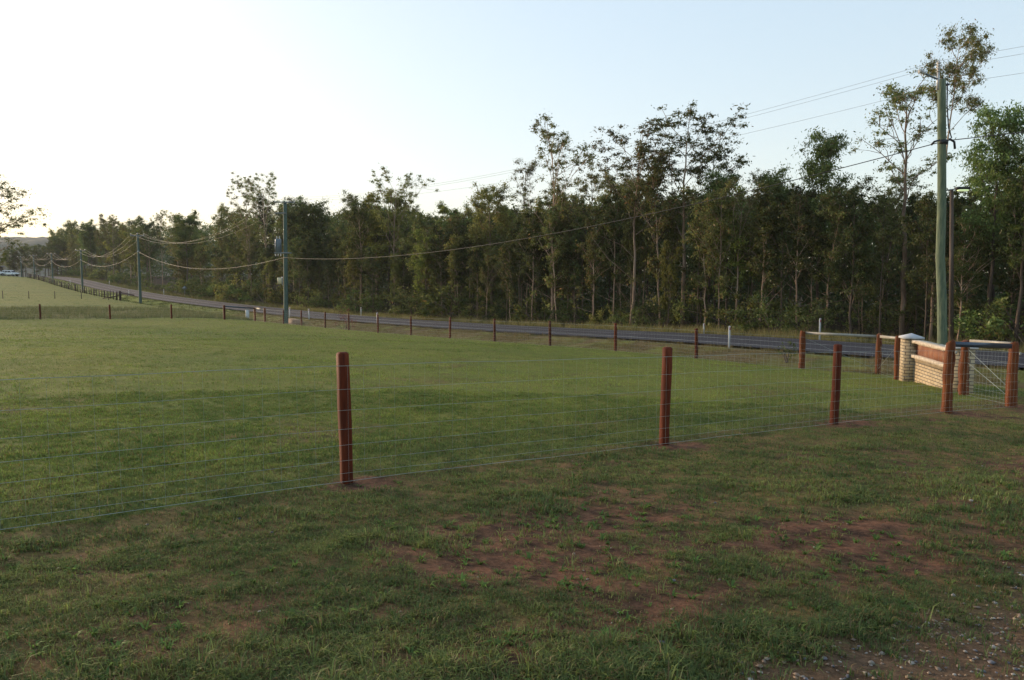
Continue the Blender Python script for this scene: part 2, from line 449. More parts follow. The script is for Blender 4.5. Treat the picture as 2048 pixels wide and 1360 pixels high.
o_l = np.concatenate([-np.geomspace(2500, 60, 22), np.arange(-56, -26, 1.5), np.arange(-26, -8, 0.1), np.arange(-8, 15, 0.2), np.arange(15, 60, 2.0), np.geomspace(62, 2500, 20)])
t_l = np.concatenate([-np.geomspace(1500, 40, 16), np.arange(-38, -18, 1.0), np.arange(-18, -5, 0.09), np.arange(-5, 60, 0.35), np.arange(60, 300, 2.0), np.geomspace(305, 3000, 24)])
TT, OO = np.meshgrid(t_l, o_l, indexing='ij')
GX, GY = XY(TT, OO)
GZ = zg(TT, OO) + rough(GX, GY)*np.where((OO > 4.6) & (OO < 11.6), 0, 1)
road_bed = (OO > 5.0) & (OO < 11.3)
GZ = GZ - np.where(road_bed, 0.10, 0)
nt_, no_ = TT.shape
ii = np.arange(nt_*no_).reshape(nt_, no_)
quads = np.stack([ii[:-1,:-1], ii[:-1,1:], ii[1:,1:], ii[1:,:-1]], -1).reshape(-1, 4)[:, ::-1]
bare = np.where(OO < 0.4, np.where((TT < -7.7) & (TT > -30), 0.72, 0.25) + np.where((TT < -7.7) & (TT > -30), 0.28, 0.75)* bare_at(GX, GY)*np.where(TT > -7.6, 0.55*sstep(60, 10, TT), 1), 0.0)
verge = sstep(0.0, 0.6, OO)*(1 - sstep(13.5, 15, OO))*(0.45 + 0.55*sstep(0.3, 0.6, fnoise(GX, GY, 1.4, 31)))*sstep(130, 30, TT)
verge = np.maximum(verge, 0.5*sstep(56, 58, TT)*sstep(80, 74, TT)*(OO < 0))
litter = sstep(13.2, 15.5, OO)
ground = mesh_np('ground', np.stack([GX, GY, GZ], -1).reshape(-1, 3), quads, None, M['ground'], smooth=True,
                 attrs={'bare': bare, 'verge': verge, 'litter': litter, 'gravel': gravel_at(GX, GY)*(TT < -9)})
tag(ground, kind='structure')

# road and its painted lines
def strip(name, o0, o1, dz, m, t0=-120, t1=420, step=1.0, dash=None):
    ts = np.arange(t0, t1, step); n = 6
    os_ = np.linspace(o0, o1, n)
    T, O = np.meshgrid(ts, os_, indexing='ij'); X, Y = XY(T, O)
    Z = zr(T) + 0.09 + 0.05*(1 - ((O - 8.1)/3.0)**2) + dz
    k = np.arange(T.size).reshape(T.shape)
    q = np.stack([k[:-1,:-1], k[1:,:-1], k[1:,1:], k[:-1,1:]], -1)
    if dash: q = q[[i for i in range(len(ts)-1) if (i % dash[0]) < dash[1]]]
    return tag(mesh_np(name, np.stack([X, Y, Z], -1).reshape(-1, 3), q.reshape(-1, 4)[:, ::-1], None, m), kind='structure')
strip('road', 5.15, 11.05, 0, M['asphalt'])
strip('road_edge_line', 5.95, 6.07, 0.006, M['paint'])
strip('road_centre_line', 8.05, 8.17, 0.006, M['paint'])
strip('road_edge_line', 10.3, 10.42, 0.006, M['paint'])

# far wooded ridge on the left
hx = np.linspace(-1700, 200, 260); hy = np.linspace(0, 1, 26)
HX, HV = np.meshgrid(hx, hy, indexing='ij')
crest_noise = 1
prof = 1 - 0.35*sstep(-750, -250, HX)
crest = (78 + 10*(fnoise(HX, HX*0, 240, 40, 3) - 0.5)*2) * prof
HZ = -12 + (crest + 12)*np.sin(HV*math.pi/2)**0.9 + (fnoise(HX, HV*900, 16, 44, 2) - 0.5)*11*(HV > 0.1)
HY = 1050 + HV*520 + (fnoise(HX, HV*300, 130, 47, 2) - 0.5)*120
k = np.arange(HX.size).reshape(HX.shape)
tag(mesh_np('hill', np.stack([HX, HY, HZ], -1).reshape(-1, 3), np.stack([k[:-1,:-1], k[1:,:-1], k[1:,1:], k[:-1,1:]], -1).reshape(-1, 4), None, M['hill'], smooth=True), kind='structure')

# ------------------------------------------------------------------ grass
def blades(x, y, z, h, w, lean, az, bend, col, seg=2):
    """curved tapering blades; returns verts, quads, tris, colours"""
    n = len(x)
    dx, dy = np.cos(az), np.sin(az); px, py = -dy, dx
    if seg == 1:
        V = np.empty((n, 3, 3), dtype=np.float32)
        V[:,0] = np.stack([x-px*w/2, y-py*w/2, z-0.01], -1); V[:,1] = np.stack([x+px*w/2, y+py*w/2, z-0.01], -1)
        L = h*(lean + bend*0.5)
        V[:,2] = np.stack([x+dx*L, y+dy*L, z+h*np.sqrt(np.clip(1-0.5*lean**2, 0.2, 1))], -1)
        T = np.arange(n*3).reshape(n, 3)
        return V.reshape(-1, 3), None, T, np.repeat(col, 3, 0)
    V = np.empty((n, 5, 3), dtype=np.float32)
    L1 = h*lean*0.5; L2 = h*(lean + bend); z1 = z + h*0.55; z2 = z + h*np.clip(1 - 0.55*bend - 0.25*lean, 0.25, 1)
    V[:,0] = np.stack([x-px*w/2, y-py*w/2, z-0.01], -1); V[:,1] = np.stack([x+px*w/2, y+py*w/2, z-0.01], -1)
    V[:,2] = np.stack([x+dx*L1+px*w*0.4, y+dy*L1+py*w*0.4, z1], -1); V[:,3] = np.stack([x+dx*L1-px*w*0.4, y+dy*L1-py*w*0.4, z1], -1)
    V[:,4] = np.stack([x+dx*L2, y+dy*L2, z2], -1)
    b = np.arange(n)[:, None]*5
    return V.reshape(-1, 3), b + np.array([0, 1, 2, 3]), b + np.array([3, 2, 4]), np.repeat(col, 5, 0)

def grass_cols(n, x, y):
    c = np.empty((n, 3))
    k = fnoise(x, y, 0.8, 61, 3) + 0.7*(fnoise(x, y, 3.2, 64, 3) - 0.5) + rng.normal(0, 0.16, n)
    g1 = np.array([0.082, 0.124, 0.037]); g2 = np.array([0.188, 0.226, 0.062]); d = np.array([0.20, 0.145, 0.07])
    u = np.clip((k-0.3)/0.45, 0, 1)[:, None]
    c[:] = g1*(1-u) + g2*u
    dry = rng.random(n) < 0.17
    c[dry] = d*rng.uniform(0.5, 1.1, (dry.sum(), 1))
    t_, o_ = TO(x, y)
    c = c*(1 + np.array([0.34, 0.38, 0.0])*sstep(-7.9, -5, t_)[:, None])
    return c*rng.uniform(0.7, 1.3, (n, 1))

class Field:
    def __init__(self): self.p = []
    def add(self, r): self.p.append(r)
    def build(self, name, label):
        n = 0; V = []; Q = []; T = []; K = []
        for v, q, t, c in self.p:
            V.append(v); K.append(c)
            if q is not None: Q.append(q + n)
            if t is not None: T.append(t + n)
            n += len(v)
        o = mesh_np(name, np.vstack(V), np.vstack(Q) if Q else None, np.vstack(T) if T else None, M['grass'], col=np.vstack(K))
        return tag(o, label, 'grass', kind='stuff')

F = Field()
def polar(n, r0, r1, a0=-46, a1=46, power=1.0):
    u = rng.random(n)
    r = (r0**power + u*(r1**power - r0**power))**(1/power)
    a = np.radians(rng.uniform(a0, a1, n))
    return r*np.sin(a), r*np.cos(a)
def lawn(nt, r0, r1, per, hmin, hmax, w, spread, power, seg, outside=None):
    x, y = polar(nt, r0, r1, power=power)
    t, o = TO(x, y)
    keep = (o < 0.35) & (t < 57) & (rng.random(nt) > bare_at(x, y)*np.where(t > -7.6, 0.55, 0.93)) & (rng.random(nt) > gravel_at(x, y)*0.93)
    hf = 0.55*vnoise(x, y, 0.11, 91) + 0.45*vnoise(x, y, 0.3, 93)
    keep &= (t > -7.7) | (rng.random(nt) < 0.30 + 0.9*sstep(0.38, 0.6, hf))
    x, y = x[keep], y[keep]
    m = len(x); t, o = TO(x, y)
    tall = np.exp(-((t + 6.4)/0.8)**2)*0.35 + 0.9*sstep(0.55, 0.8, fnoise(x, y, 0.55, 66, 2))*(t < -8) + 0.5*sstep(0.6, 0.75, fnoise(x, y, 1.7, 68, 2)) + 0.7*sstep(3.7, 3.1, y - 0.08*x)
    sc = (0.8 + 0.5*rng.random(m) + tall)
    tx = np.repeat(x, per); ty = np.repeat(y, per); ts = np.repeat(sc, per)
    n = m*per
    sp = spread*np.repeat(0.6 + rng.random(m), per)
    a = rng.uniform(0, 2*math.pi, n); rr = np.abs(rng.normal(0, 1, n))*sp
    bx, by = tx + np.cos(a)*rr, ty + np.sin(a)*rr
    h = rng.uniform(hmin, hmax, n)*ts
    az = a + rng.normal(0, 0.7, n)
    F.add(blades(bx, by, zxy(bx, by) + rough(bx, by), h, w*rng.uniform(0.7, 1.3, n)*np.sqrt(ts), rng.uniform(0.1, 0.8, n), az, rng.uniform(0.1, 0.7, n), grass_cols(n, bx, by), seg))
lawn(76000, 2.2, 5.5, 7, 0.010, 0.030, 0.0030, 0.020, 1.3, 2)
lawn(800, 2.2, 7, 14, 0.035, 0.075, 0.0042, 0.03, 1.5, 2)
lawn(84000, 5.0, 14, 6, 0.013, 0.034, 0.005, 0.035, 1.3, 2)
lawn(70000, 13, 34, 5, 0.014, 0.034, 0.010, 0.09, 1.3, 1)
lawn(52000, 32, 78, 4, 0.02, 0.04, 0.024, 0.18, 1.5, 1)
def weeds(n, r0, r1, L0, L1, w):
    x, y = polar(n, r0, r1, power=1.3); t, o = TO(x, y)
    k = (t < -7.8) & (rng.random(n) > gravel_at(x, y)*0.85) & (rng.random(n) < 0.25 + 0.75*bare_at(x, y)); x, y = x[k], y[k]
    m = len(x); per = 9; N_ = m*per; s = np.repeat(rng.uniform(.6, 1.4, m), per)
    a = rng.uniform(0, 6.283, N_); bx = np.repeat(x, per) + np.cos(a)*.006; by = np.repeat(y, per) + np.sin(a)*.006
    c = np.repeat(np.array([0.10, 0.165, 0.035])*rng.uniform(.6, 1.35, (m, 1)), per, 0)*rng.uniform(.8, 1.2, (N_, 1))
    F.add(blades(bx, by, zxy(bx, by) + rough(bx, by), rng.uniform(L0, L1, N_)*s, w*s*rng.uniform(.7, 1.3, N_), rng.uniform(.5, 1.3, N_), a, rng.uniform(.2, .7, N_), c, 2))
weeds(2600, 2.3, 9, 0.018, 0.04, 0.009)
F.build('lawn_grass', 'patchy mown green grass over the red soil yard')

def tussocks(F, nt, ta, tb, oa, ob, per, h0, h1, w, spread, c1, c2, dens=None, lean=0.5):
    t = rng.uniform(ta, tb, nt); o = rng.uniform(oa, ob, nt)
    x, y = XY(t, o)
    if dens is not None:
        k = rng.random(nt) < dens(x, y, t, o); x, y, t, o = x[k], y[k], t[k], o[k]
    m = len(x); n = m*per
    tx = np.repeat(x, per); ty = np.repeat(y, per); s = np.repeat(rng.uniform(0.6, 1.3, m), per)
    a = rng.uniform(0, 2*math.pi, n); rr = np.abs(rng.normal(0, spread, n))
    bx, by = tx + np.cos(a)*rr, ty + np.sin(a)*rr
    u = np.clip(np.repeat(rng.random(m), per) + rng.normal(0, 0.2, n), 0, 1)[:, None]
    col = (np.array(c1)*(1-u) + np.array(c2)*u)*rng.uniform(0.75, 1.25, (n, 1))
    F.add(blades(bx, by, zxy(bx, by), rng.uniform(h0, h1, n)*s, w*rng.uniform(0.7, 1.4, n), rng.uniform(0, lean, n), a, rng.uniform(0, 0.5, n), col, 1))
V1 = Field()
gy = lambda x, y, t, o: 0.15 + 0.85*sstep(0.4, 0.65, fnoise(x, y, 1.5, 71))
tussocks(V1, 26000, -14, 70, 0.5, 5.35, 6, 0.04, 0.15, 0.014, 0.10, (0.22, 0.155, 0.075), (0.12, 0.125, 0.04), gy)
tussocks(V1, 9000, 70, 260, 0.5, 5.0, 5, 0.06, 0.2, 0.05, 0.25, (0.13, 0.13, 0.05), (0.08, 0.11, 0.03), gy)
tussocks(V1, 13000, -30, 80, 10.95, 14.6, 8, 0.15, 0.62, 0.016, 0.12, (0.34, 0.28, 0.12), (0.16, 0.17, 0.05), gy)
tussocks(V1, 7000, 80, 300, 11.3, 15.5, 6, 0.2, 0.6, 0.05, 0.3, (0.2, 0.17, 0.08), (0.10, 0.12, 0.04), gy)
tussocks(V1, 1500, -22, 60, 14.0, 22, 8, 0.1, 0.5, 0.02, 0.15, (0.10, 0.085, 0.04), (0.05, 0.065, 0.02))
V1.build('verge_grass', 'rough dry grass on both verges of the bitumen road')
V2 = Field()
seed_d = lambda x, y, t, o: 0.25 + 0.75*sstep(0.4, 0.6, fnoise(x, y, 5, 75))
tussocks(V2, 16000, 55.5, 82, -45, 1.0, 6, 0.10, 0.40, 0.028, 0.15, (0.22, 0.21, 0.11), (0.10, 0.13, 0.04), seed_d, 0.35)
tussocks(V2, 9000, 82, 260, -40, 1.0, 4, 0.03, 0.08, 0.04, 0.5, (0.085, 0.165, 0.042), (0.075, 0.15, 0.038))
V2.build('paddock_grass', 'longer pale seeding grass in the paddock beyond the back fence')

# pebbles
def pebbles():
    n = 7500
    x = rng.uniform(0.4, 4.5, n); y = rng.uniform(2.2, 5.5, n)
    k = rng.random(n) < gravel_at(x, y); x, y = x[k], y[k]
    x2, y2 = polar(900, 2.4, 12); k = rng.random(900) < 0.10 + 0.5*bare_at(x2, y2)
    x = np.concatenate([x, x2[k]]); y = np.concatenate([y, y2[k]]); n = len(x)
    base = np.array([[1,0,0],[0,1,0],[-1,0,0],[0,-1,0],[0,0,1],[0,0,-1],[.6,.6,.45],[-.6,.6,.45],[-.6,-.6,.45],[.6,-.6,.45]])
    tri = np.array([[0,6,9],[0,1,6],[1,7,6],[1,2,7],[2,8,7],[2,3,8],[3,9,8],[3,0,9],[4,9,6],[4,6,7],[4,7,8],[4,8,9],[5,1,0],[5,2,1],[5,3,2],[5,0,3]])
    s = np.clip(rng.lognormal(math.log(0.0075), 0.5, n), 0, 0.017)
    P = base[None]*rng.uniform(0.65, 1.25, (n, 10, 1))*(s[:, None, None])*np.stack([rng.uniform(.7, 1.3, n), rng.uniform(.7, 1.3, n), rng.uniform(.35, .8, n)], -1)[:, None]
    a = rng.uniform(0, 6.28, n); ca, sa = np.cos(a)[:, None], np.sin(a)[:, None]
    X = P[..., 0]*ca - P[..., 1]*sa + x[:, None]; Y = P[..., 0]*sa + P[..., 1]*ca + y[:, None]
    Z = P[..., 2] + (zxy(x, y) + rough(x, y) + s*0.15)[:, None]
    pal = np.array([[.22,.15,.10],[.34,.29,.24],[.12,.11,.12],[.28,.18,.10],[.36,.33,.29]])
    c = np.repeat(pal[rng.choice(5, n, p=[.40,.20,.25,.14,.01])]*rng.uniform(.6, 1.1, (n, 1)), 10, 0)
    m = mat('pebble_stone', lambda nt, b: (nt.links.new(N(nt, 'ShaderNodeAttribute', attribute_name='Col').outputs[0], b.inputs['Base Color'])))
    tag(mesh_np('gravel', np.stack([X, Y, Z], -1).reshape(-1, 3), None, (np.arange(n)[:, None, None]*10 + tri[None]).reshape(-1, 3), m, col=c),
        'loose mixed stones in the red soil at the driveway edge', 'gravel', kind='stuff')
pebbles()
def litter_bits():
    n = 30000; x, y = polar(n, 2.3, 11, power=1.4); k = rng.random(n) < 0.25 + 0.75*bare_at(x, y); x, y = x[k], y[k]; n = len(x)
    z = zxy(x, y) + rough(x, y) + 0.004; a = rng.uniform(0, 6.28, n); L = rng.lognormal(math.log(.014), .5, n); w = rng.uniform(.0015, .005, n)
    d = np.stack([np.cos(a), np.sin(a), rng.normal(0, .12, n)], -1)*L[:, None]; p = np.stack([-np.sin(a), np.cos(a), 0*a], -1)*w[:, None]; q = np.stack([x, y, z], -1)
    V = np.stack([q - p, q + d*.5 - p*.8 + [0, 0, .003], q + d, q + d*.5 + p*.8 + [0, 0, .003]], 1)
    c = np.array([[.09, .06, .04], [.16, .11, .07], [.035, .024, .018], [.24, .18, .11]])[rng.choice(4, n, p=[.4, .25, .27, .08])]*rng.uniform(.7, 1.3, (n, 1))
    tag(mesh_np('dead_litter', V.reshape(-1, 3), np.arange(n*4).reshape(n, 4), None, M['grass'], col=np.repeat(c, 4, 0)), 'dead leaves and straw bits lying on the bare red soil', 'litter', kind='stuff')
litter_bits()

# ------------------------------------------------------------------ fences
def square_post(h, w, lean=(0, 0), bury=0.25):
    """rough hewn square post with chamfered top and worn edges"""
    b = MB(); zs = [-bury, 0.0, 0.25, 0.5, 0.75, 0.95*h if h > 1 else 0.9, h - 0.018, h]
    zs = [-bury, 0, .2*h, .4*h, .6*h, .8*h, h - 0.016, h]
    vs = []
    for i, z in enumerate(zs):
        ins = 0.014 if i == len(zs) - 1 else 0
        x = w/2 - ins + random.uniform(-.003, .003); y = w/2 - ins + random.uniform(-.003, .003); c = w*0.10
        ox = lean[0]*z + random.uniform(-.004, .004); oy = lean[1]*z + random.uniform(-.004, .004)
        vs += [[-x+c+ox,-y+oy,z],[x-c+ox,-y+oy,z],[x+ox,-y+c+oy,z],[x+ox,y-c+oy,z],[x-c+ox,y+oy,z],[-x+c+ox,y+oy,z],[-x+ox,y-c+oy,z],[-x+ox,-y+c+oy,z]]
    q = []
    for k in range(len(zs) - 1):
        for i in range(8):
            j = (i+1) % 8; q.append([k*8+i, k*8+j, k*8+8+j, k*8+8+i])
    m = (len(zs)-1)*8
    q += [[m,m+1,m+2,m+3],[m,m+3,m+4,m+7],[m+4,m+5,m+6,m+7]]
    b.add(vs, q); return b
def log_post(h, r, bury=0.25):
    b = MB(); zs = np.array([-bury, 0, .1, .25, .4, .55, .7, .85, .98, 1.0])*1.0
    zs = np.concatenate([[-bury], np.linspace(0, h-0.02, 9), [h]])
    rr = r*(1.06 - 0.12*np.linspace(0, 1, 11)) + np.array([random.uniform(-.013, .011) for _ in range(11)]); rr[-1] -= 0.02
    pts = np.column_stack([np.cumsum(rng.normal(0, .006, 11)), np.cumsum(rng.normal(0, .006, 11)), zs]); pts[:, :2] -= pts[1, :2]
    b.tube(pts, rr, 12, noise=0.035); return b
def put_post(parent, name, b, m, t, o, rz=RZ_T, smooth=False):
    ob = b.build(name, m, parent, smooth); p = gp(t, o); ob.location = p; ob.rotation_euler = (0, 0, rz); return ob
HWIRES = [0.03, 0.10, 0.22, 0.36, 0.51, 0.68, 0.875, 1.09]
def netting(parent, path, heights=HWIRES, stay=0.155, r=0.0013, rv=0.0008, step=0.6, top=None):
    """hinge joint netting along a (t,o) path"""
    b = MB(); P = []
    for (a, c) in zip(path[:-1], path[1:]):
        a = np.array(a, float); c = np.array(c, float); n = max(2, int(np.hypot(*(c-a))/step) + 1)
        P += [a + (c-a)*k/n for k in range(n)]
    P.append(np.array(path[-1], float)); P = np.array(P)
    base = np.array([gp(*q) for q in P])
    for k, h in enumerate(heights):
        pts = base + np.array([0, 0, h]); pts[:, 2] += rng.normal(0, 0.003, len(pts))
        b.tube(pts, r*(1.5 if k in (0, len(heights)-1) else 1.0), 4, cap=False)
    L = np.concatenate([[0], np.cumsum(np.linalg.norm(np.diff(base, axis=0), axis=1))])
    s = np.arange(stay/2, L[-1], stay); X = np.stack([np.interp(s, L, base[:, i]) for i in range(3)], -1)
    m = len(s); th = np.array([0, 2.09, 4.19]); ring = np.stack([np.cos(th), np.sin(th), 0*th], -1)*rv
    lo = X + [0, 0, heights[0]]; hi = X + [0, 0, heights[-1]]; hi[:, :2] += rng.normal(0, 0.006, (m, 2))
    V = np.concatenate([lo[:, None] + ring, hi[:, None] + ring], 1).reshape(-1, 3)
    q = (np.arange(m)[:, None, None]*6 + np.array([[0,1,4,3],[1,2,5,4],[2,0,3,5]])).reshape(-1, 4)
    b.add(V, q)
    return b.build('wire_netting', M['wire'], parent)
def rail(parent, a, c, m, h=0.085, d=0.05, name='rail', channel=True):
    a = np.array(a); c = np.array(c); v = c - a; L = np.linalg.norm(v); rz = math.atan2(v[1], v[0])
    b = MB(); mid = (a+c)/2
    pit = math.asin(v[2]/L); R = [[math.cos(pit), 0, -math.sin(pit)], [0, 1, 0], [math.sin(pit), 0, math.cos(pit)]]
    if channel:
        b.box((0, 0, 0), (L, 0.006, h), 0, tilt=R)
        for s in (-1, 1): b.box((0, d/2, s*(h/2-0.003)), (L, d-0.007, 0.006), 0, tilt=R)
    else: b.box((0, 0, 0), (L, d, h), 0, tilt=R)
    o = b.build(name, m, parent); o.location = mid; o.rotation_euler = (0, 0, rz); return o
def brace(parent, a, c, r=0.0045, name='brace_wire'):
    b = MB(); b.tube([a, (np.array(a)+np.array(c))/2, c], r, 5); return b.build(name, M['wire'], parent)

# netting fence nearest the camera, running across to the road
nf = empty('netting_fence')
tag(nf, 'near wire netting fence on three reddish square posts, running to the log corner', 'fence')
for (t, o, h, w, ln) in ((-7.70, -20.53, 1.205, 0.096, (0.0, 0.012)), (-8.01, -16.47, 1.20, 0.096, (0.0, -0.03)), (-8.21, -12.86, 1.20, 0.098, (0, -0.035)), (-7.4, -24.9, 1.2, 0.125, (0, 0)), (-7.2, -29.2, 1.2, 0.125, (0, 0))):
    put_post(nf, 'fence_post', square_post(h, w, ln), M['post'], t, o)
NS1 = (-8.42, -9.44); CO = (-8.52, -6.73)
put_post(nf, 'strainer_post', log_post(1.25, 0.086), M['log'], *NS1, smooth=True)
put_post(nf, 'corner_post', log_post(1.27, 0.097), M['log'], *CO, smooth=True)
OFF = -0.068
netting(nf, [(-7.2+OFF, -33), (-7.7+OFF, -20.53), (-8.01+OFF, -16.47), (-8.21+OFF, -12.86), (-8.42-0.10, -9.44), (-8.52-0.11, -6.73)], r=0.0015, rv=0.0009)
rail(nf, gp(-8.42, -9.30, 1.20), gp(-8.52, -6.86, 1.20), M['rail_dark'], 0.095)
for (t, o) in (NS1, CO):
    b = MB(); b.box(gp(t - 0.115, o - 0.03, 1.06), (0.06, 0.02, 0.05), RZ_O, 0.004); b.build('bolt_plate', M['rail_pale'], nf)

# return fence from that corner back to the sign
rf = empty('return_fence')
tag(rf, 'short netting return with pale rail between the brick sign and the log corner', 'fence')
R1 = (-7.03, -5.07)
put_post(rf, 'strainer_post', log_post(1.25, 0.098), M['log'], *R1, smooth=True)
netting(rf, [(-6.95, -5.0), (-8.45, -6.6)], r=0.0016)
rail(rf, gp(-7.13, -5.17, 1.25), gp(-8.42, -6.63, 1.25), M['rail_pale'], 0.06)
brace(rf, gp(-7.10, -5.12, 1.05), gp(-8.44, -6.62, 0.35)); brace(rf, gp(-7.10, -5.12, 0.75), gp(-8.44, -6.62, 0.18))

# fence along the road
df = empty('road_fence')
tag(df, 'long netting fence with a row of square reddish posts along the road verge', 'fence')
tp = [4.45, 8.80, 13.13, 17.59, 21.85, 26.22, 30.51, 34.83, 38.87, 43.34, 47.16]
for k, t in enumerate(tp):
    put_post(df, 'fence_post', square_post(1.2 + random.uniform(-.03, .03), 0.10, (random.uniform(-.02, .02), random.uniform(-.02, .02))), M['post'], t, 0)
for (t, o, r) in ((0, 0, 0.10), (-2.23, 0.78, 0.085), (-3.64, -0.98, 0.08)):
    put_post(df, 'strainer_post', log_post(1.3, r), M['log'], t, o, smooth=True)
put_post(df, 'stay_post', log_post(1.25, 0.08), M['darklog'], -2.05, 1.1, smooth=True)  # post standing in shade; its shade is put into the dark log colour
for (t, o) in ((51.5, 0), (54.05, 0)): put_post(df, 'strainer_post', square_post(1.22, 0.16), M['log'], t, o)
netting(df, [(54, -0.1), (0, -0.12), (-2.2, 0.66)], r=0.0017, rv=0.0011, step=1.1)
netting(df, [(-2.3, 0.7), (-3.64, -0.9)], r=0.0016)
rail(df, gp(-0.09, 0.02, 1.24), gp(-2.15, 0.75, 1.22), M['rail_pale'], 0.085)
rail(df, gp(-2.29, 0.7, 1.22), gp(-3.6, -0.9, 1.22), M['rail_pale'], 0.085)
rail(df, gp(51.55, 0, 1.15), gp(54.0, 0, 1.15), M['rail_pale'], 0.11)
brace(df, gp(-0.12, 0.02, 1.05), gp(-2.1, 0.7, 0.18)); brace(df, gp(-3.6, -0.92, 1.0), gp(-2.3, 0.66, 0.18))

# fence across the back of the yard
bf = empty('back_fence')
tag(bf, 'back fence of widely spaced reddish posts across the far end of the lawn', 'fence')
put_post(bf, 'strainer_post', square_post(1.25, 0.17), M['post'], 53.53, -2.86)
for (t, o) in ((54.28, -7.04), (55.27, -11.56), (55.87, -16.4), (56.3, -21.5), (56.8, -26.7)):
    put_post(bf, 'fence_post', square_post(1.2, 0.13), M['post'], t, o)
netting(bf, [(54, -0.1), (53.53, -2.9), (54.28, -7.04), (55.27, -11.56), (55.87, -16.4), (56.8, -28)], r=0.002, rv=0.0012, step=1.5)
rail(bf, gp(53.55, -2.8, 1.16), gp(54.05, -0.05, 1.14), M['rail_dark'], 0.11)

# neighbour's paddock fences far off
pf = empty('paddock_fence')
tag(pf, 'far dark picket row fencing the green paddock beside the distant road', 'fence')
for k, t in enumerate(np.arange(117, 246, 2.5)):
    b = MB(); h = 1.25 + random.uniform(-.1, .15); b.tube([(0, 0, -.2), (random.uniform(-.04, .04), random.uniform(-.04, .04), h)], 0.075 if k % 4 else 0.13, 6)
    put_post(pf, 'fence_post', b, M['darklog'], t, 0.15 + random.uniform(-.05, .05))
put_post(pf, 'strainer_post', log_post(1.5, 0.17), M['darklog'], 114.6, 0.2)
b = MB(); b.tube([gp(114.6, 0.3, 1.25), gp(113.2, 1.9, 1.15)], 0.09, 6); b.build('rail', M['darklog'], pf)
b = MB(); b.tube([gp(114.8, 0.1, 0.75), gp(117.0, -1.8, 0.1)], 0.08, 6); b.build('stay', M['darklog'], pf)
b = MB()
for h in (0.35, 0.75, 1.1): b.tube([gp(t, 0.15, h) for t in np.arange(114.6, 246, 4)], 0.004, 3, cap=False)
b.build('wire_strands', M['wire'], pf)
xf = empty('cross_fence')
tag(xf, 'faint dark star posts crossing the paddock, left of the picket row', 'fence')
for o in (-1.6, -5.2, -8.6, -11.8, -14.9, -18.2):
    b = MB(); b.tube([(0, 0, -.2), (random.uniform(-.08, .08), 0, 1.1)], 0.05, 5); put_post(xf, 'fence_post', b, M['darklog'], 113.5, o)
b = MB()
for h in (0.5, 0.95): b.tube([gp(113.5, o, h) for o in np.arange(0, -22, -3.0)], 0.006, 3, cap=False)
b.build('wire_strands', M['darklog'], xf)

# ------------------------------------------------------------------ entrance sign wall
pa = gp(-4.30, -1.62); pb = gp(-6.62, -4.25)
wv = (pb - pa)[:2]; wl = np.hypot(*wv); wrz = math.atan2(wv[1], wv[0])
sg = empty('entrance_sign', (pa[0], pa[1], pa[2]), wrz)
tag(sg, 'low cream brick entrance wall with rusty panel between two brick pillars', 'sign wall')
drop = pb[2] - pa[2]
def part(name, boxes, m, sm=False):
    b = MB()
    for (c, s, bv) in boxes: b.box(c, s, 0, bv)
    return b.build(name, m, sg, sm)
p1 = part('pillar', [((0, 0, 0.50), (0.40, 0.44, 1.46), 0)], M['brick'])
p2 = part('pillar', [((wl, 0, drop + 0.38), (0.42, 0.44, 1.36), 0)], M['brick'])
def cap(x, z, w):
    b = MB(); h = w/2
    b.add([[x-h,-h,z],[x+h,-h,z],[x+h,h,z],[x-h,h,z],[x-h,-h,z+.05],[x+h,-h,z+.05],[x+h,h,z+.05],[x-h,h,z+.05],[x,0,z+.15]],
          [[3,2,1,0],[0,1,5,4],[1,2,6,5],[2,3,7,6],[3,0,4,7]], [[4,5,8],[5,6,8],[6,7,8],[7,4,8]])
    return b
cap(0, 1.231, 0.52).build('pillar_cap', M['cap'], p1)
cap(wl, drop + 1.061, 0.53).build('pillar_cap', M['cap'], p2)
x0, x1 = 0.201, wl - 0.211; xm = (x0+x1)/2; wx = x1 - x0
# the wall face looks into the yard; wall local -y or +y side chosen from the camera
sd = 1.0 if (np.cross(np.append(wv, 0), np.append(-pa[:2], 0))[2] > 0) else -1.0
part('brick_base', [((xm, -sd*.12, 0.13), (wx, 0.18, 0.92), 0)], M['brick'])
part('soldier_course', [((xm, -sd*0.112, 0.652), (wx, 0.19, 0.12), 0)], M['soldier'])
def slab(z, h, d, y):
    n = 26; b = MB(); xs = np.linspace(x0, x1, n); vs = []
    for x in xs:
        j = lambda s: random.uniform(-s, s)
        vs += [[x, y-d/2+j(.01), z-h/2+j(.008)], [x, y+d/2+j(.015), z-h/2+j(.008)], [x, y+d/2+j(.02), z+h/2+j(.008)], [x, y-d/2+j(.01), z+h/2+j(.006)]]
    q = [[k*4+i, k*4+(i+1) % 4, k*4+4+(i+1) % 4, k*4+4+i] for k in range(n-1) for i in range(4)] + [[3,2,1,0], [n*4-4, n*4-3, n*4-2, n*4-1]]
    b.add(vs, q); return b
slab(0.757, 0.085, 0.30, -sd*0.08).build('stone_ledge', M['stone'], sg)
part('rust_panel', [((xm, -sd*.12, 0.96), (wx, 0.10, 0.318), 0)], M['rust'])
slab(1.165, 0.085, 0.30, -sd*0.08).build('coping', M['stone'], sg)

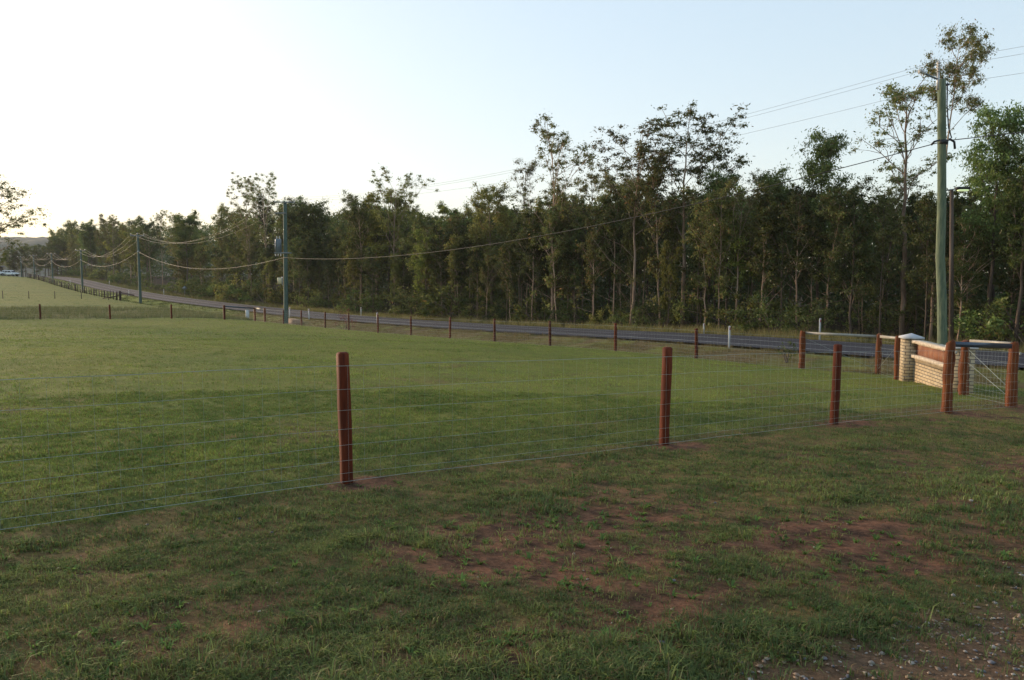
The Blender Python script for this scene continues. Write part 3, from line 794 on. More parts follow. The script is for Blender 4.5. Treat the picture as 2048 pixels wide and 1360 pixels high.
# ------------------------------------------------------------------ power poles and lines
def pole_mesh(base, top, r0, r1, kink=0.0, n=14):
    base = np.array(base, float); top = np.array(top, float); m = 15
    u = np.linspace(0, 1, m); pts = base + (top-base)*u[:, None]
    if kink: pts[:, 0] += kink*np.interp(u, [0, .3, .42, .62, 1], [0, .3, 1, .1, 0])
    b = MB(); b.tube(pts, r0 + (r1-r0)*u, n); return b
def insulator(c, up=(0, 0, 1), n=4, r=0.08, L=0.34):
    b = MB(); c = np.array(c, float); up = np.array(up, float); up /= np.linalg.norm(up)
    pts = []; rs = []
    for k in range(n):
        a = k/n*L
        pts += [c+up*a, c+up*(a+L/n*.3), c+up*(a+L/n*.55)]; rs += [r*.5, r, r*.5]
    pts.append(c+up*L); rs.append(r*.4)
    b.tube(pts, rs, 10); return b
TP1 = (-3.48, 2.62); p = gp(*TP1)
pole1_top = np.array([p[0]-0.50, p[1], 6.25])
pp = empty('power_pole', p); tag(pp, 'stout green treated power pole with a crook, standing behind the brick sign', 'power pole')
def child(b, name, m, par, smooth=False):
    o = b.build(name, m, par, smooth, loc=None)
    o.location = -np.array(par.matrix_basis.translation) if False else (0, 0, 0)
    o.matrix_parent_inverse = par.matrix_basis.inverted(); return o
child(pole_mesh(p - [0, 0, .4], pole1_top, 0.148, 0.118, -0.07, 18), 'pole', M['pole'], pp, True)
q1 = pole1_top + [-0.17, -0.10, -0.35]
b = MB(); b.tube([q1, q1 + [0, 0, 0.55]], 0.04, 8); child(b, 'pin_bracket', M['porcelain'], pp)
child(insulator(q1 + [0, 0, 0.55]), 'insulator', M['porcelain'], pp)
HA = q1 + [0, 0, 0.90]
b = MB(); b.tube([q1 + [0, 0, .33], q1 + [-.25, -.02, .42], q1 + [-.42, -.02, .50]], 0.03, 6); child(b, 'side_bracket', M['tank'], pp)
child(insulator(q1 + [-.42, -.02, .50], (-.7, 0, .35), 3, 0.10, 0.24), 'insulator', M['porcelain'], pp)
HB = q1 + [-.52, -.02, .60]
child(insulator(pole1_top + [.13, 0, -.16], (1, 0, .1), 3, 0.04, 0.13), 'insulator', M['black'], pp)
HC = pole1_top + [.26, 0, -.13]
b = MB(); c = np.array([p[0]-0.37, p[1]-.0, 4.30]); b.tube([c - [0, 0, .07], c + [0, 0, .07]], 0.155, 14); child(b, 'clamp_band', M['black'], pp)
b = MB(); b.tube([c + [-.16, -.1, .05], c + [-.33, -.1, .0], c + [-.42, -.1, -.1]], 0.035, 6); child(b, 'cable_bracket', M['black'], pp)
b = MB(); b.tube([c + [.17, -.06, .1], c + [.33, -.06, .0], c + [.36, -.06, -.22]], 0.035, 6)
child(b, 'cable_bracket', M['black'], pp)
b = MB(); b.tube([pole1_top + [.16, -.05, -.1], pole1_top + [.18, -.05, -.8], pole1_top + [.26, -.05, -1.5], c + [.24, -.06, .12]], 0.018, 6); child(b, 'drop_cable', M['black'], pp)
LV1 = c + [0, -.16, .02]

TP2 = (49.21, 1.02); p2p = gp(*TP2); top2 = np.array([p2p[0]+.16, p2p[1], 6.45])
t2 = empty('power_pole', p2p); tag(t2, 'green power pole with a blue grey transformer and cream meter box', 'power pole')
child(pole_mesh(p2p - [0, 0, .4], top2, 0.20, 0.15), 'pole', M['pole_far'], t2, True)
u = np.array([1, 0.1, 0])/math.hypot(1, .1); w_ = np.array([-0.1, 1, 0])
def arm(par, c, L0, L1, m, h=0.1, name='crossarm'):
    b = MB(); b.box(c + u*(L1-L0)/2 + w_*-0.2, (L0+L1, 0.09, h), math.atan2(u[1], u[0])); return child(b, name, m, par)
arm(t2, top2 + [0, 0, -.05], 0.85, 0.85, M['steel']); arm(t2, top2 + [0, 0, -.98], 0.85, 0.1, M['steel'])
for s in (-.8, .0, .8): child(insulator(top2 + u*s + w_*-.2 + [0, 0, .0 if s else .15], n=3, r=.06, L=.22), 'insulator', M['porcelain'], t2)
arm(t2, top2 + [-.12, 0, -4.36], 0.85, 0.6, M['steel'], 0.11, 'platform')
tk = np.array([p2p[0]-.46, p2p[1]-.1, 2.72]); b = MB(); b.box(tk, (0.42, 0.5, 1.15), 0, 0.05)
for k in range(-3, 4): b.box(tk + [-.235, k*.06, -.05], (0.045, 0.02, 0.85), 0)
for k in (-.13, .13): b.box(tk + [k, -.27, -.05], (0.03, 0.05, 0.85), 0)
child(b, 'transformer', M['tank'], t2)
for k in (-.12, .12): child(insulator(tk + [k, 0, .56], n=3, r=.06, L=.26), 'bushing', M['porcelain'], t2)
for k in (-.22, .0, .22): child(insulator(np.array([p2p[0]-.45+k, p2p[1]-.25, 2.02]), (0, 0, -1), 3, .06, .2), 'bushing', M['white'], t2)
b = MB(); b.box(tk + [-.33, 0, -.1], (.03, .03, 1.4)); child(b, 'fuse_rod', M['steel'], t2)
b = MB(); b.box((p2p[0]-.40, p2p[1]-.15, -.28), (0.34, 0.28, 0.55), 0, 0.02); child(b, 'meter_box', M['beige'], t2)
b = MB(); b.box((p2p[0]-.19, p2p[1]-.15, -.30), (0.06, 0.12, 0.75), 0, 0.01); child(b, 'conduit', M['porcelain'], t2)
P2 = [top2 + u*s + w_*-.2 + [0, 0, .2 if s else .36] for s in (-.8, 0, .8)]
LV2 = np.array([p2p[0]+.05, p2p[1]-.25, 1.70])

far_poles = [(109.58, 2.0, 6.35), (165.3, 2.5, 5.75), (210.2, 2.4, 6.1), (249, 2.3, 6.6), (286, 2.3, 7.0), (318, 2.3, 7.2)]
proto = None; ATT = []
names = ['nearest of the plain green power poles, right of the picket row', 'second plain green power pole, standing behind the picket row', 'third plain green power pole, where the road nears its crest',
         'fourth thin power pole, near the road crest', 'fifth thin distant power pole beside the parked car', 'farthest tiny power pole in the line']
for k, (t, o, zt) in enumerate(far_poles):
    p = gp(t, o); H = zt - p[2]
    if proto is None:
        proto = empty('power_pole', p); pz = proto
        b = pole_mesh((0, 0, -.4), (0, 0, 10.0), 0.22, 0.16, n=10); b.build('pole', M['pole_far'], pz, True)
        b = MB(); b.box((0, -.2, 9.85), (2.0, 0.1, 0.12), 0); b.build('crossarm', M['steel'], pz)
        for s in (-.9, 0, .9): insulator((s, -.2, 9.9 if s else 10.0), n=2, r=.08, L=.25).build('insulator', M['porcelain'], pz)
        b = MB(); b.box((0, -.2, 7.6), (.2, .2, .2)); b.build('cable_clamp', M['porcelain'], pz)
    else: pz = copy_tree(proto)
    rz = 0.15
    pz.location = p; pz.rotation_euler = (0, 0, rz); s = H/10.0; pz.scale = (1, 1, s)
    tag(pz, names[k], 'power pole', 'power poles along the road')
    cz, sz = math.cos(rz), math.sin(rz)
    ATT.append(([p + np.array([a*cz + .2*sz, a*sz - .2*cz, (10.2 if a else 10.3)*s]) for a in (-.9, 0, .9)], p + np.array([.2*sz, -.2*cz, 7.6*s])))
def span(a, c, S, n=28):
    u = np.linspace(0, 1, n)[:, None]; pts = np.array(a)*(1-u) + np.array(c)*u; pts[:, 2] -= (4*S*u*(1-u))[:, 0]; return pts
x0p, y0p = XY(-46, 2.6); back = np.array([float(x0p), float(y0p), 7.1])
order = [[HB, P2[0]], [HA, P2[1]], [HC, P2[2]]]
for k in range(3):
    b = MB(); st = order[k][0]; far0 = back + (np.array(st) - pole1_top) * [1, 1, 1]
    chain = [far0, st, order[k][1]] + [a[0][k] for a in ATT]
    sags = [0.7, 1.1, 2.5, 2.5, 2.0, 1.7, 1.5, 1.2]
    pts = [span(chain[i], chain[i+1], sags[i])[(0 if i == 0 else 1):] for i in range(len(chain)-1)]
    pts = np.vstack(pts); d = np.linalg.norm(pts, axis=1)
    b.tube(pts, np.clip(0.004 + 0.00006*np.maximum(d-20, 0), 0.004, 0.012), 5, cap=False)
    tag(b.build('power_line', M['line']), ['left high bare conductor strung across all the pole tops', 'middle high bare conductor, highest wire on the stout pole', 'right high bare conductor strung across all the pole tops'][k], 'power line', 'high conductors between the power poles')
b = MB(); chain = [np.append(back[:2], 4.6), LV1, LV2] + [a[1] for a in ATT]; sags = [0.35, 1.3, 1.7, 1.8, 1.6, 1.4, 1.2, 1.0]
pts = np.vstack([span(chain[i], chain[i+1], sags[i])[(0 if i == 0 else 1):] for i in range(len(chain)-1)]); d = np.linalg.norm(pts, axis=1)
b.tube(pts, np.clip(0.015 + 0.00001*d, 0, 0.018), 6, cap=False)
tag(b.build('power_line', M['black']), 'thick twisted black cable slung below the high conductors', 'power line')

# street lamp among the trees
_r = (1907-1024)/1500.; _X, _Y = XY(0, 13.0); _t = float((_X - _r*_Y)/(.61564 + _r*.78803)); lp = gp(_t, 13.0)
sl = empty('street_lamp', lp); tag(sl, 'lit street lamp on a thin brown pole behind the stout power pole', 'street lamp')
zl = 174/1500*lp[1]
lb = lp.copy(); lp = lp + [-.34, 0, 0]
b = MB(); b.tube([lb - [0, 0, .3], [lp[0], lp[1], zl]], [0.11, 0.075], 10); child(b, 'pole', M['bark_dark'], sl, True)
b = MB(); b.tube([[lp[0]-.35, lp[1]-.05, zl-.08], [lp[0]+.3, lp[1]-.05, zl+.02]], 0.03, 6); child(b, 'arm', M['steel'], sl)
b = MB(); b.box((lp[0]+.45, lp[1]-.05, zl+.03), (.62, .26, .12), 0, .04); child(b, 'lamp_head', M['black'], sl)
def f_lamp(nt, b):
    b.inputs['Base Color'].default_value = (.7, .8, .5, 1); b.inputs['Emission Color'].default_value = (0.75, 0.9, 0.45, 1); b.inputs['Emission Strength'].default_value = 0.14
b = MB(); b.box((lp[0]+.47, lp[1]-.06, zl-.065), (.46, .22, .07), 0, .03); child(b, 'diffuser', mat('lamp_diffuser', f_lamp), sl)

# ------------------------------------------------------------------ roadside furniture
def guide_post():
    r = empty('guide_post'); b = MB(); b.box((0, 0, .42), (.11, .035, 1.16), 0, .008); b.build('post', M['white'], r)
    b = MB(); b.box((0, -.021, .88), (.06, .006, .12), 0); b.build('reflector', M['red'], r); return r
gproto = None
gl = [(6.2, 4.5, 1, 'white guide post on the near road shoulder beside the timber strainer'), (39.1, 4.5, 1, 'white guide post behind the fifth road post left of centre'), (52.5, 4.5, 1, 'white guide post just right of the transformer pole'),
      (57.5, 4.6, 1, 'white guide post partly hidden behind the transformer pole'), (131, 4.6, 1.05, 'distant white guide post beside the nearest plain power pole'),
      (5.8, 11.3, 1.12, 'broad white guide post across the road above the pale rail'), (12.9, 11.4, .62, 'short thin white guide post across the road at forest edge'), (55.7, 11.4, .9, 'white guide post across the road, left of the reddish posts'),
      (136, 11.5, 1.0, 'distant white guide post across the road near the diamond sign'), (196, 4.4, 1, 'tiny white guide post on the near shoulder before the crest'), (188, 11.5, 1, 'tiny white guide post on the far shoulder before the crest')]
for (t, o, s, lab) in gl:
    if gproto is None: gproto = guide_post(); g = gproto
    else: g = copy_tree(gproto)
    g.location = gp(t, o); g.rotation_euler = (random.uniform(-.04, .04), random.uniform(-.05, .05), RZ_O); g.scale = (1 if s < 1.1 else 1.3, 1, s)
    tag(g, lab, 'guide post', 'white guide posts along the road')
p = gp(59.0, 1.0); mk = empty('marker_box', p); tag(mk, 'pale grey service marker pillar behind the dark rail of the back fence', 'marker')
b = MB(); b.box((0, 0, .45), (.30, .22, 1.1), 0, .02); b.build('body', M['white'], mk)
b = MB(); b.box((0, 0, 1.03), (.34, .26, .06), 0, .015); b.build('lid', M['rail_pale'], mk)
p = gp(126, 12.6); ds = empty('road_sign', p, 0.3); tag(ds, 'grey back of a diamond road sign on a thin post across the road', 'road sign')
b = MB(); b.box((0, 0, .8), (.06, .06, 2.0)); b.build('post', M['steel'], ds)
b = MB(); b.box((0, -.05, 1.55), (.62, .012, .62), 0, tilt=[[.707, 0, -.707], [0, 1, 0], [.707, 0, .707]]); b.build('plate', M['steel'], ds)
p = gp(52.0, 3.0, .0); ch = empty('culvert_headwall', p, RZ_T); tag(ch, 'tan earthen culvert end in the ditch right of the transformer pole', 'culvert')
b = MB(); b.add([[-1.3,-.5,-.3],[1.3,-.5,-.3],[1.5,.6,-.2],[-1.5,.6,-.2],[-.9,-.3,.28],[.7,-.25,.38],[1.0,.5,.40],[-1.1,.5,.36]], [[3,2,1,0],[4,5,6,7],[0,1,5,4],[1,2,6,5],[2,3,7,6],[3,0,4,7]])
b.build('headwall', simple('tan_earth', (.20, .12, .07), (.32, .21, .13), 5, .9, .5, .03), ch)
b = MB(); b.tube([[.55, -.62, -.05], [.5, .2, 0]], .26, 12); b.build('pipe', M['darklog'], ch)

# ------------------------------------------------------------------ far house and cars
def car_4wd():
    r = empty('parked_car')
    def loft(prof, w, inset=0.0):
        b = MB(); n = len(prof); v = []
        for (yy, sc) in ((-w/2, .96), (-w/2+.08, 1), (w/2-.08, 1), (w/2, .96)):
            cx_ = np.mean([q[0] for q in prof]); cz_ = np.mean([q[1] for q in prof])
            v += [[cx_+(x-cx_)*sc, yy*(1 - inset*max(0, (z-1.05))/.8), cz_+(z-cz_)*sc] for x, z in prof]
        q = [[k*n+i, k*n+(i+1) % n, (k+1)*n+(i+1) % n, (k+1)*n+i] for k in range(3) for i in range(n)]
        t = [[0, i+1, i] for i in range(1, n-1)] + [[3*n, 3*n+i, 3*n+i+1] for i in range(1, n-1)]
        b.add(v, q, t); return b
    loft([(-2.35,.45),(2.35,.42),(2.42,.8),(2.3,1.02),(1.2,1.12),(-2.3,1.12),(-2.4,.8)], 1.86).build('body', M['car_paint'], r)
    loft([(1.15,1.10),(.55,1.78),(.3,1.84),(-2.1,1.84),(-2.3,1.1)], 1.72, .12).build('cabin', M['car_paint'], r)
    for s in (-1, 1):
        b = MB()
        for (xa, xb, xc, xd) in ((.95, .5, -.35, -.35), (-.45, -.45, -1.25, -1.25), (-1.35, -1.35, -2.1, -2.0)):
            y0_, y1_ = s*.868, s*.80
            b.add([[xa, y0_, 1.16], [xb, y1_, 1.70], [xd, y1_, 1.70], [xc, y0_, 1.16]], [[0, 1, 2, 3]])
        b.build('side_windows', M['glass'], r)
    b = MB(); b.add([[1.14,-.74,1.16],[1.14,.74,1.16],[.64,.68,1.73],[.64,-.68,1.73]], [[0,1,2,3]]); b.build('windscreen', M['glass'], r)
    for x in (-1.45, 1.42):
        for s in (-1, 1):
            b = MB(); b.tube([[x, s*.70, .40], [x, s*.95, .40]], .40, 16); w = b.build('wheel', M['black'], r)
            b = MB(); b.tube([[x, s*.93, .40], [x, s*.962, .40]], .23, 12); b.build('rim', M['steel'], w)
    for s in (-1, 1):
        b = MB(); b.box((2.36, s*.68, .86), (.14, .34, .16), 0, .03); b.build('headlight', M['porcelain'], r)
    b = MB(); b.box((2.36, 0, .52), (.2, 1.8, .24), 0, .05); b.build('bumper', M['black'], r)
    return r
def place_px(ratio, t):                                   # point at distance t along the road seen in a given direction
    o = (-(9.909 - .61564*t) + ratio*(25.499 + .78803*t))/(0.78803 - ratio*.61564); return o
car = car_4wd(); t = 268; car.location = gp(t, place_px(-0.666, t)); car.rotation_euler = (0, 0, -.12)
tag(car, 'white four wheel drive parked broadside at the far end of the paddock', 'car', 'white cars parked far off')
car2 = copy_tree(car); t = 255; car2.location = gp(t, place_px(-0.686, t)); car2.rotation_euler = (0, 0, 1.2)
tag(car2, 'second white car cut by the left frame edge beside the house', 'car', 'white cars parked far off')
t = 285; hp = gp(t, place_px(-0.735, t)); hs_ = empty('house', hp, .1); tag(hs_, 'low dark roofed house at the far left edge behind the cars', 'house')
b = MB(); b.box((0, 0, 1.2), (22, 9, 2.6)); b.build('wall', M['wall'], hs_)
b = MB(); b.add([[-12,-5.5,2.5],[12,-5.5,2.5],[12,5.5,2.5],[-12,5.5,2.5],[-7,0,4.6],[7,0,4.6]], [[3,2,1,0],[0,1,5,4],[2,3,4,5]], [[1,2,5],[3,0,4]]); b.build('roof', M['roof'], hs_)
for x in (-7, -2, 4, 8.5):
    b = MB(); b.box((x, -4.52, 1.4), (1.6, .06, 1.1)); b.build('window', M['glass'], hs_)

# ------------------------------------------------------------------ trees
def leaf_cloud(centres, radii, per, size, rs, cols, droop=0.6, flat=0.7):
    """rhombic leaves spread through clumps"""
    V = []; K = []
    m = len(centres); n = m*per
    c = np.repeat(np.asarray(centres), per, 0); r = np.repeat(np.asarray(radii), per)
    d = rs.normal(0, 1, (n, 3)); d /= np.linalg.norm(d, axis=1)[:, None]
    rad = np.minimum(np.abs(rs.normal(0, .58, n)), 1.15)
    pos = c + d*(r*rad)[:, None]*np.array([1, 1, flat])
    ax = rs.normal(0, 1, (n, 3)); ax[:, 2] -= droop*1.6; ax /= np.linalg.norm(ax, axis=1)[:, None]
    sd_ = np.cross(ax, rs.normal(0, 1, (n, 3))); sd_ /= np.linalg.norm(sd_, axis=1)[:, None] + 1e-9
    L = size*rs.uniform(.7, 1.35, n); W = L*rs.uniform(.26, .42, n)
    V = np.stack([pos, pos + ax*(L*.45)[:, None] + sd_*(W/2)[:, None], pos + ax*L[:, None], pos + ax*(L*.45)[:, None] - sd_*(W/2)[:, None]], 1)
    ck = np.repeat(rs.random(m), per); u = np.clip(ck*.7 + rs.random(n)*.3, 0, 1)[:, None]
    col = np.asarray(cols[0])*(1-u) + np.asarray(cols[1])*u
    red = rs.random(n) < cols[3]; col[red] = cols[2]
    col = col*rs.uniform(.85, 1.6, (n, 1))
    return V.reshape(-1, 3), np.arange(n*4).reshape(n, 4), np.repeat(col, 4, 0)

GUM = [(0.062, 0.074, 0.024), (0.15, 0.158, 0.048), (0.19, 0.115, 0.05), 0.10]
OLIVE = [(0.07, 0.085, 0.024), (0.18, 0.185, 0.05), (0.17, 0.11, 0.045), 0.07]
GREEN = [(0.052, 0.080, 0.024), (0.135, 0.170, 0.045), (0.09, 0.09, 0.03), 0.04]
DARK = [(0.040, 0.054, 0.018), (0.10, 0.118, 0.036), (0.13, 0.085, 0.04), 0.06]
YEL = [(0.10, 0.125, 0.026), (0.23, 0.23, 0.05), (0.12, 0.08, 0.03), 0.05]
RED = [(0.09, 0.028, 0.022), (0.16, 0.06, 0.045), (0.2, 0.09, 0.06), 0.2]
def make_tree(name, seed, H, start, spread, nl, sub, per, leaf, cols, bark, r0, rad=(.24, .50), lean=0.0, wob=.12, up=.92, fork=None, dead=0, low=0):
    """tapered trunk with limbs; leaf clumps at limb ends"""
    rs = np.random.default_rng(seed)
    root = empty(name)
    b = MB(); m = 13
    u = np.linspace(0, 1, m); bend = rs.normal(0, wob, (m, 2)).cumsum(0)*.35; bend -= bend[0]
    tr = np.column_stack([bend[:, 0] + lean*H*u**1.5, bend[:, 1], u*H*.96]); tr[0, 2] = -.3
    rt = r0*.68*(1 - u)**.8 + .011; rt[0] = r0*.9
    b.tube(tr, rt, 8, noise=.04)
    cen = []; rad_ = []
    at = lambda q: np.array([np.interp(q, u, tr[:, i]) for i in range(3)])
    for k in range(nl):
        q = start + (1-start)*((k + rs.random()*.8)/nl)**.9*.97
        a = k*2.4 + rs.normal(0, .5); q0 = at(q)
        w = (1 - abs((q-start)/(1-start) - .35))
        L = spread*H*(.45 + .75*w)*rs.uniform(.6, 1.15); el = up*rs.uniform(.7, 1.25)
        d = np.array([math.cos(a)*math.cos(el), math.sin(a)*math.cos(el), math.sin(el)])
        s = np.linspace(0, 1, 6)[:, None]
        pts = q0 + d*L*s + np.array([0, 0, 1])*(s**2)*L*.18 + np.cumsum(rs.normal(0, .03*L, (6, 3)), 0)*s
        rr = max(.018, float(np.interp(q, u, rt))*.5)
        b.tube(pts, np.linspace(rr, .010, 6), 5, cap=False)
        for j in range(sub):
            f = rs.uniform(.35, 1.0); e0 = pts[int(f*5)]
            dd = d + rs.normal(0, .65, 3); dd /= np.linalg.norm(dd); l2 = L*rs.uniform(.18, .42)
            e1 = e0 + dd*l2 + [0, 0, .1*l2]
            b.tube([e0, (e0+e1)/2 + rs.normal(0, .04, 3), e1], [rr*.35+.006, .010, .006], 4, cap=False)
            cen.append(e1); rad_.append(rs.uniform(*rad)*H/13)
            if rs.random() < .5: cen.append((e0+e1)/2 + rs.normal(0, .15, 3)); rad_.append(rs.uniform(*rad)*H/16)
        cen.append(pts[-1]); rad_.append(rs.uniform(*rad)*H/13)
    for k in range(low):
        q0 = at(rs.uniform(.1, start)); a = rs.uniform(0, 6.28); L = rs.uniform(.5, 1.6)
        e = q0 + [math.cos(a)*L, math.sin(a)*L, L*rs.uniform(.1, .8)]
        b.tube([q0, (q0+e)/2 + [0, 0, -.05], e], [.016, .011, .006], 4, cap=False); cen.append(e); rad_.append(rs.uniform(*rad)*.8)
    for k in range(dead):
        q0 = at(rs.uniform(.15, start+.2)); a = rs.uniform(0, 6.28); L = rs.uniform(.6, 2.2)
        e = q0 + [math.cos(a)*L, math.sin(a)*L, L*rs.uniform(.3, 1.6)]
        b.tube([q0, (q0+e)/2 + rs.normal(0, .1, 3), e], [.017, .012, .005], 4, cap=False)
    b.build('trunk', M[bark], root, True)
    v, q, c = leaf_cloud(cen, rad_, per, leaf, rs, cols)
    mesh_np('crown', v, q, None, M['leaf'], root, col=c)
    root['_h'] = float(np.percentile(v[:, 2], 99.3))
    return root
def make_shrub(name, seed, H, W, nclu, per, leaf, cols, bark='bark_dark'):
    rs = np.random.default_rng(seed); root = empty(name); b = MB(); cen = []; rad_ = []
    for k in range(nclu):
        a = rs.uniform(0, 6.28); r = W*math.sqrt(rs.random()); hh = H*rs.uniform(.25, 1)*(1 - .45*(r/W)**2)
        e = np.array([math.cos(a)*r, math.sin(a)*r, hh]); cen.append(e); rad_.append(rs.uniform(.16, .32)*H*.75)
        if k % 3 == 0: b.tube([[rs.normal(0, .08), rs.normal(0, .08), -.1], e*[.5, .5, .45], e], [.03, .02, .008], 4, cap=False)
    b.build('stem', M[bark], root); v, q, c = leaf_cloud(cen, rad_, per, leaf, rs, cols, droop=.1, flat=.85)
    mesh_np('foliage', v, q, None, M['leaf'], root, col=c); root['_h'] = H
    return root

TYPES = {}
TYPES['tall'] = [make_tree('gum_tree', 11, 13, .44, .25, 15, 6, 52, .14, GUM, 'bark_pale', .12, dead=4, low=2), make_tree('gum_tree', 12, 13, .50, .26, 14, 6, 52, .14, GUM, 'bark_pale', .11, lean=.03, dead=5, low=2),
                 make_tree('gum_tree', 13, 13, .42, .25, 15, 6, 52, .14, OLIVE, 'bark_pale', .125, dead=4, low=3), make_tree('gum_tree', 14, 13, .46, .23, 16, 6, 54, .14, GUM, 'bark_dark', .115, dead=5, low=3)]
TYPES['bushy'] = [make_tree('gum_tree', 21, 11, .20, .23, 19, 8, 66, .16, GUM, 'bark_dark', .13, rad=(.4, .85), low=4), make_tree('gum_tree', 22, 11, .25, .24, 18, 8, 66, .16, OLIVE, 'bark_pale', .13, rad=(.4, .85), low=4),
                  make_tree('gum_tree', 23, 11, .18, .22, 20, 8, 66, .155, DARK, 'bark_dark', .12, rad=(.4, .85), low=5), make_tree('gum_tree', 24, 11, .28, .23, 18, 8, 64, .16, GREEN, 'bark_dark', .12, rad=(.4, .85), low=4)]
TYPES['thin'] = [make_tree('sapling_gum', 31, 9, .35, .16, 14, 6, 50, .155, DARK, 'bark_pale', .065, rad=(.4, .75), wob=.07, dead=3, low=3), make_tree('sapling_gum', 32, 9, .32, .17, 14, 6, 50, .155, GUM, 'bark_pale', .06, rad=(.4, .75), wob=.11, lean=.06, dead=3, low=4),
                 make_tree('sapling_gum', 33, 9, .42, .15, 13, 6, 50, .155, OLIVE, 'bark_pale', .055, rad=(.4, .75), wob=.08, lean=-.05, dead=4, low=4), make_tree('sapling_gum', 34, 9, .32, .17, 14, 6, 50, .155, DARK, 'bark_dark', .06, rad=(.4, .8), wob=.10, dead=3, low=4)]
TYPES['green'] = [make_tree('broadleaf_tree', 41, 11, .45, .20, 15, 8, 62, .17, GREEN, 'bark_dark', .14, rad=(.6, 1.1), up=.9), make_tree('broadleaf_tree', 42, 8, .25, .22, 15, 7, 60, .16, YEL, 'bark_dark', .09, rad=(.4, .85), up=.8)]
TYPES['droop'] = [make_tree('gum_tree', 53, 14, .70, .13, 11, 6, 80, .12, GUM, 'bark_pale', .11, rad=(.3, .6), lean=.05, dead=3, up=.75)]
TYPES['sparse'] = [make_tree('gum_tree', 51, 14, .55, .15, 14, 5, 56, .12, GUM, 'bark_pale', .13, rad=(.25, .52), lean=.05, dead=5, up=.95), make_tree('gum_tree', 52, 14, .60, .13, 13, 5, 56, .12, OLIVE, 'bark_pale', .12, rad=(.25, .52), lean=.10, dead=5, up=1.05)]
TYPES['shrub'] = [make_shrub('shrub', 61, 2.2, 1.5, 26, 90, .13, GREEN), make_shrub('shrub', 62, 2.6, 1.3, 24, 90, .13, DARK), make_shrub('shrub', 63, 1.6, 1.4, 22, 80, .12, OLIVE)]
used = set()
def plant(kind, var, t, o, H, rz, label, cat, group=None, sxy=1.0):
    pr = TYPES[kind][var % len(TYPES[kind])]
    if pr.name in used: r = copy_tree(pr)
    else: used.add(pr.name); r = pr
    s = H/pr['_h']; r.location = gp(t, o, -.02); r.rotation_euler = (0, 0, rz); r.scale = (s*sxy, s*sxy, s)
    tag(r, label, cat, group); return r

def px_of(t, o):
    x, y = XY(t, o); return 1024 + 1500*x/y, y
def t_for(x, o):                                          # t where the direction through column x meets offset o
    r = (x-1024)/1500.; X0, Y0 = XY(0, o); return float((X0 - r*Y0)/(.61564 + r*.78803))
sky_x = [-400, 0, 150, 250, 330, 400, 450, 500, 560, 640, 700, 740, 800, 850, 900, 950, 1000, 1050, 1100, 1200, 1300, 1400, 1470, 1560, 1650, 1750, 1850, 1950, 2048, 2600]
sky_y = [500, 490, 452, 442, 440, 442, 430, 412, 410, 415, 408, 404, 404, 415, 424, 415, 412, 400, 395, 385, 375, 370, 370, 365, 368, 385, 390, 370, 350, 300]

# trees that stand out, one by one: column, top row, offset from the fence, kind, variant, width, label
STAND = [
 (1862, 66, 15.5, 'droop', 0, 1.0, 'tallest thin gum with a drooping crown rising above the stout power pole top'),
 (1808, 152, 16.0, 'sparse', 0, 1.5, 'tall airy gum left of the stout power pole, reaching its top'),
 (1975, 222, 15.0, 'green', 0, 0.88, 'dense green crowned tree right of the stout power pole'),
 (1632, 272, 17.0, 'green', 0, 0.9, 'bright green rounded crown standing above the pale rail entrance'),
 (1366, 214, 16.0, 'tall', 0, 1.55, 'highest broad gum with two pale stems near the picture centre right'),
 (1262, 240, 14.8, 'tall', 1, 1.4, 'tall gum with one long straight pale orange trunk at forest edge'),
 (1105, 246, 15.2, 'tall', 2, 1.5, 'tall gum with an open forked crown over the sagging cable'),
 (1183, 326, 15.6, 'tall', 3, 1.2, 'medium dark gum between the forked gum and the straight pale gum'),
 (985, 372, 16.5, 'bushy', 1, 1.2, 'brownish bushy gum left of the forked gum'),
 (1042, 325, 17.5, 'sparse', 0, 0.9, 'slim gum with a short crown just left of the forked gum'),
 (786, 340, 16.5, 'tall', 2, 1.4, 'tall twiggy gum midway between transformer pole and picture centre'),
 (852, 464, 14.2, 'green', 1, 0.95, 'small yellow green tree in front of the forest right of the red shrub'),
 (500, 352, 17.2, 'tall', 0, 1.5, 'broad open gum standing just left of the transformer pole top'),
 (536, 350, 18.0, 'tall', 2, 1.5, 'tall gum rising directly behind the transformer pole'),
 (446, 420, 17.0, 'bushy', 0, 1.2, 'rounded gum left of the transformer pole'),
 (620, 408, 17.0, 'bushy', 2, 1.2, 'dark gum just right of the transformer pole'),
 (230, 432, 16.0, 'tall', 0, 1.5, 'spreading open gum at the left end of the forest'),
 (298, 440, 16.0, 'bushy', 3, 1.3, 'green gum right behind the nearest plain power pole'),
 (372, 445, 17.0, 'bushy', 0, 1.3, 'brown tinged gum between the plain pole and the transformer pole'),
 (1470, 345, 15.5, 'tall', 1, 1.1, 'orange barked gum with several leaning stems right of centre'),
 (1545, 345, 18.0, 'green', 0, 1.0, 'leafy green tree behind the orange barked gum'),
 (700, 398, 17.5, 'tall', 3, 1.2, 'grey green gum behind the small red shrub'),
 (1320, 300, 15.4, 'thin', 1, 1.1, 'slender crooked gum between the straight pale gum and the broad gum'),
 (1705, 360, 15.2, 'bushy', 2, 1.1, 'dark full gum behind the log rail of the entrance'),
 (1760, 330, 17.0, 'sparse', 1, 0.9, 'bare topped thin gum left of the airy gum'),
 (2035, 280, 14.8, 'bushy', 3, 1.15, 'leafy dark gum at the right edge of the picture'),
 (1336, 486, 14.3, 'green', 1, 0.8, 'small yellow green tree in the front row below the highest broad gum'),
 (1452, 385, 15.8, 'green', 1, 1.0, 'leafy bright green tree just left of the orange barked gum'),
 (1420, 255, 18.0, 'tall', 3, 1.1, 'dark twiggy gum close behind the broad gum'),
]
taken = []
